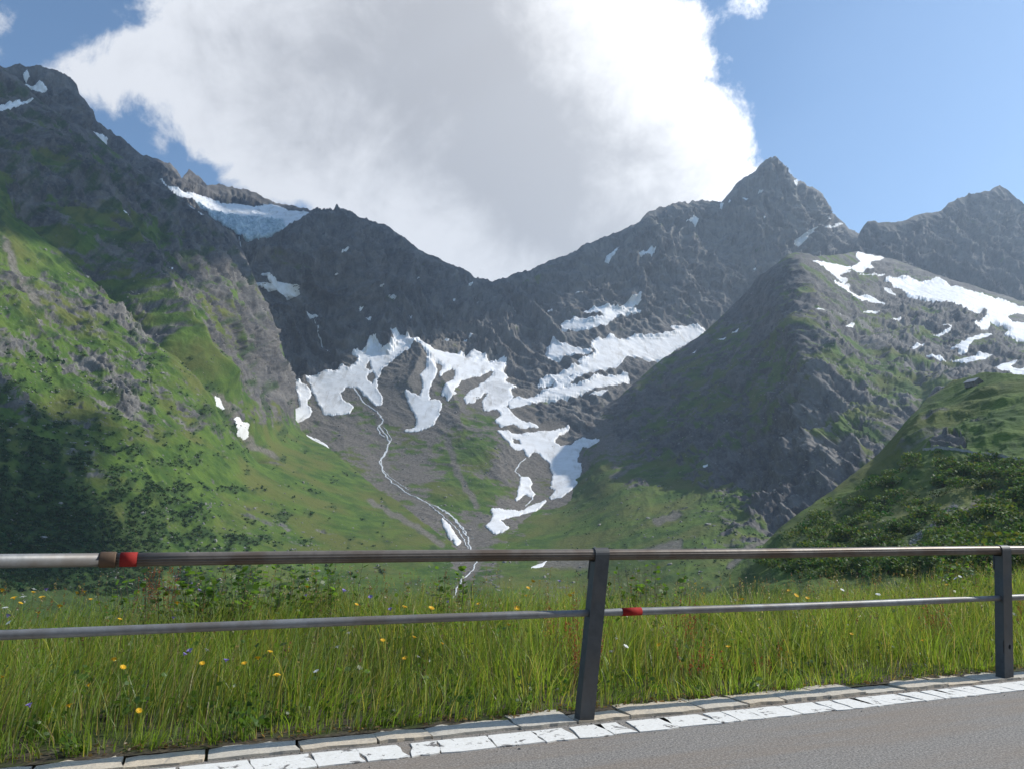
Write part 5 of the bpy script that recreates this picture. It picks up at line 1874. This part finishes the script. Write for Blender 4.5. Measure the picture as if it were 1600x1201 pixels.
def head_mesh(kind):
    bm = bmesh.new()
    npet, R0, cup = {'yellow': (13, .017, .35), 'white': (9, .021, .15), 'violet': (11, .015, .7)}[kind]
    c = bm.verts.new((0, 0, 0))
    for layer, (sc_, zz) in enumerate(((1.0, 0), (.62, .004))):
        for i in range(npet):
            a = 2 * math.pi * (i + .5 * layer) / npet
            w_ = math.pi / npet * .85
            R1_ = R0 * sc_
            p = [(R1_ * .25 * math.cos(a - w_), R1_ * .25 * math.sin(a - w_), zz), (R1_ * .9 * math.cos(a - w_ * .8), R1_ * .9 * math.sin(a - w_ * .8), zz + R1_ * cup * .8), (R1_ * 1.05 * math.cos(a), R1_ * 1.05 * math.sin(a), zz + R1_ * cup), (R1_ * .9 * math.cos(a + w_ * .8), R1_ * .9 * math.sin(a + w_ * .8), zz + R1_ * cup * .8), (R1_ * .25 * math.cos(a + w_), R1_ * .25 * math.sin(a + w_), zz)]
            bm.faces.new([bm.verts.new(q) for q in p])
    # green base under the petals
    ring = [bm.verts.new((.005 * math.cos(a), .005 * math.sin(a), -.001)) for a in np.linspace(0, 2 * math.pi, 7)[:-1]]
    bot_ = bm.verts.new((0, 0, -.009))
    for i in range(6):
        bm.faces.new((ring[i], ring[(i + 1) % 6], c))
        bm.faces.new((ring[(i + 1) % 6], ring[i], bot_))
    me = bpy.data.meshes.new('flower_head')
    bm.to_mesh(me)
    bm.free()
    me.materials.append(M_PET[kind])
    return me


def stem_mesh():
    V, q = [], []
    for k_, (x, z, rad) in enumerate(((0, 0, .0022), (.015, .5, .0018), (.0, 1.0, .0013))):
        for a in (0, 2.1, 4.2):
            V.append((x + rad * math.cos(a), rad * math.sin(a), z))
    for k_ in range(2):
        for a in range(3):
            q.append((3 * k_ + a, 3 * k_ + (a + 1) % 3, 3 * k_ + 3 + (a + 1) % 3, 3 * k_ + 3 + a))
    return mesh_np('stem', np.array(V), [np.array(q)], M_STEM, link=False)


STEM = stem_mesh()
HEAD = {k_: head_mesh(k_) for k_ in M_PET}
fr_ = random.Random(4)
LAB = {'yellow': 'orange-yellow flower', 'white': 'white flower', 'violet': 'violet-blue flower'}
GRP = {'yellow': 'yellow flowers', 'white': 'white flowers', 'violet': 'violet flowers'}
# flowers seen in the photograph: kind, column, row of the head
FL = [('yellow', 3, 922), ('yellow', 22, 934), ('yellow', 32, 942), ('yellow', 52, 925), ('yellow', 66, 933), ('yellow', 120, 926), ('yellow', 132, 924), ('yellow', 142, 936), ('yellow', 187, 967), ('yellow', 277, 942), ('yellow', 3, 1057), ('yellow', 138, 1070), ('yellow', 108, 1102), ('yellow', 217, 1110), ('yellow', 178, 1030), ('yellow', 192, 1042), ('yellow', 316, 1036), ('yellow', 382, 1036), ('yellow', 422, 1018), ('yellow', 432, 1054), ('yellow', 480, 917), ('yellow', 557, 944), ('yellow', 632, 948), ('yellow', 674, 950), ('yellow', 647, 995), ('yellow', 691, 1005), ('yellow', 598, 1000), ('yellow', 633, 1028), ('yellow', 403, 1028), ('yellow', 434, 1054), ('yellow', 833, 908), ('yellow', 825, 918), ('yellow', 822, 930), ('yellow', 896, 926), ('yellow', 748, 943), ('yellow', 1070, 903), ('yellow', 1087, 911), ('yellow', 1098, 918), ('yellow', 1030, 1007), ('yellow', 1138, 1010), ('yellow', 1193, 950), ('yellow', 1233, 922), ('yellow', 1244, 930), ('yellow', 1262, 934), ('yellow', 1203, 980), ('yellow', 1442, 1000), ('yellow', 1480, 913), ('yellow', 795, 976), ('yellow', 808, 950), ('yellow', 890, 930), ('yellow', 93, 947), ('yellow', 60, 957), ('yellow', 1331, 990), ('yellow', 1160, 936),
      ('white', 53, 920), ('white', 36, 932), ('white', 38, 939), ('white', 14, 972), ('white', 8, 949), ('white', 323, 1015), ('white', 494, 1048), ('white', 653, 1025), ('white', 527, 1010), ('white', 963, 997), ('white', 978, 1009), ('white', 955, 1017), ('white', 668, 926), ('white', 1300, 919), ('white', 1316, 921), ('white', 1372, 928), ('white', 1493, 903), ('white', 1500, 900), ('white', 1520, 897), ('white', 1149, 937), ('white', 545, 988), ('white', 1505, 918),
      ('violet', 72, 921), ('violet', 301, 912), ('violet', 311, 922), ('violet', 478, 930), ('violet', 537, 923), ('violet', 579, 933), ('violet', 271, 965), ('violet', 297, 1017), ('violet', 288, 1022), ('violet', 353, 1032), ('violet', 46, 1102), ('violet', 700, 940), ('violet', 874, 908), ('violet', 610, 952), ('violet', 12, 962)]
for kind, u, v in FL:
    # a head's row tells how far back its stem can stand
    a_, b_ = ray(u, v)
    best = None
    for n_ in np.arange(5.15, 8.9, .05):
        Yn = n_ / (ND[0] * float(a_) + ND[1])
        s_ = float(a_) * Yn * RD[0] + Yn * RD[1]
        g_ = float(near_ground(np.array(s_), np.array(n_)))
        want = .24 + .26 * float(sstep(np.array(n_), 5.0, 5.8))
        err = abs(EYE + float(b_) * Yn - g_ - want) + fr_.uniform(0, .03)
        if best is None or err < best[0]:
            best = (err, n_)
    n = best[1]
    Yn = n / (ND[0] * float(a_) + ND[1])
    zh = EYE + float(b_) * Yn
    s0 = float(a_) * Yn * RD[0] + Yn * RD[1]
    g0 = float(near_ground(np.array(s0), np.array(n)))
    hgt = max(zh - g0, .12)
    root = empty('wild_flower', tuple(loc(s0, n, g0 - .02)), fr_.uniform(0, 6.28))
    st_ = new_obj('stem', STEM, root)
    st_.scale = (1, 1, hgt + .02)
    hd_o = new_obj('flower_head', HEAD[kind], root)
    hd_o.location = (0, 0, hgt + .02)
    hd_o.rotation_euler = (fr_.uniform(-.6, .6), fr_.uniform(-.6, .6), fr_.uniform(0, 6))
    k_ = fr_.uniform(.85, 1.3) * (1.25 if v < 960 else 1.0)
    hd_o.scale = (k_, k_, k_)
    where = ('in the grass tops above the lower rail' if v < 960 else 'deep in the grass below the lower rail')
    side_w = 'left of the leaning post' if u < 920 else 'right of the leaning post'
    if v < 960 and u < 160:
        side_w = 'left of the rail\'s sleeve joint'
    tag(root, LAB[kind] + ' ' + where + ', ' + side_w, 'flower', GRP[kind] + ' ' + where + ', ' + side_w)

# ------------------------------------------------------------------ haze
def b_haze():
    m = bpy.data.materials.new('valley_haze')
    m.use_nodes = True
    t = NT(m.node_tree)
    o = t.n('ShaderNodeOutputMaterial')
    v = t.n('ShaderNodeVolumePrincipled')
    v.inputs['Color'].default_value = (.62, .78, 1, 1)
    v.inputs['Density'].default_value = HAZE_DENSITY
    v.inputs['Anisotropy'].default_value = .35
    t.t.links.new(v.outputs[0], o.inputs['Volume'])
    return m


HAZE_DENSITY = .85e-4
hz = bmesh.new()
bmesh.ops.create_cube(hz, size=1)
hm = bpy.data.meshes.new('haze')
hz.to_mesh(hm)
haze = new_obj('haze', hm)
hm.materials.append(b_haze())
HZ0, HZ1 = -420.0, 1700.0
haze.scale = (7600, 8200, HZ1 - HZ0)
haze.location = (0, 1800, (HZ0 + HZ1) / 2)
tag(haze, kind='stuff')
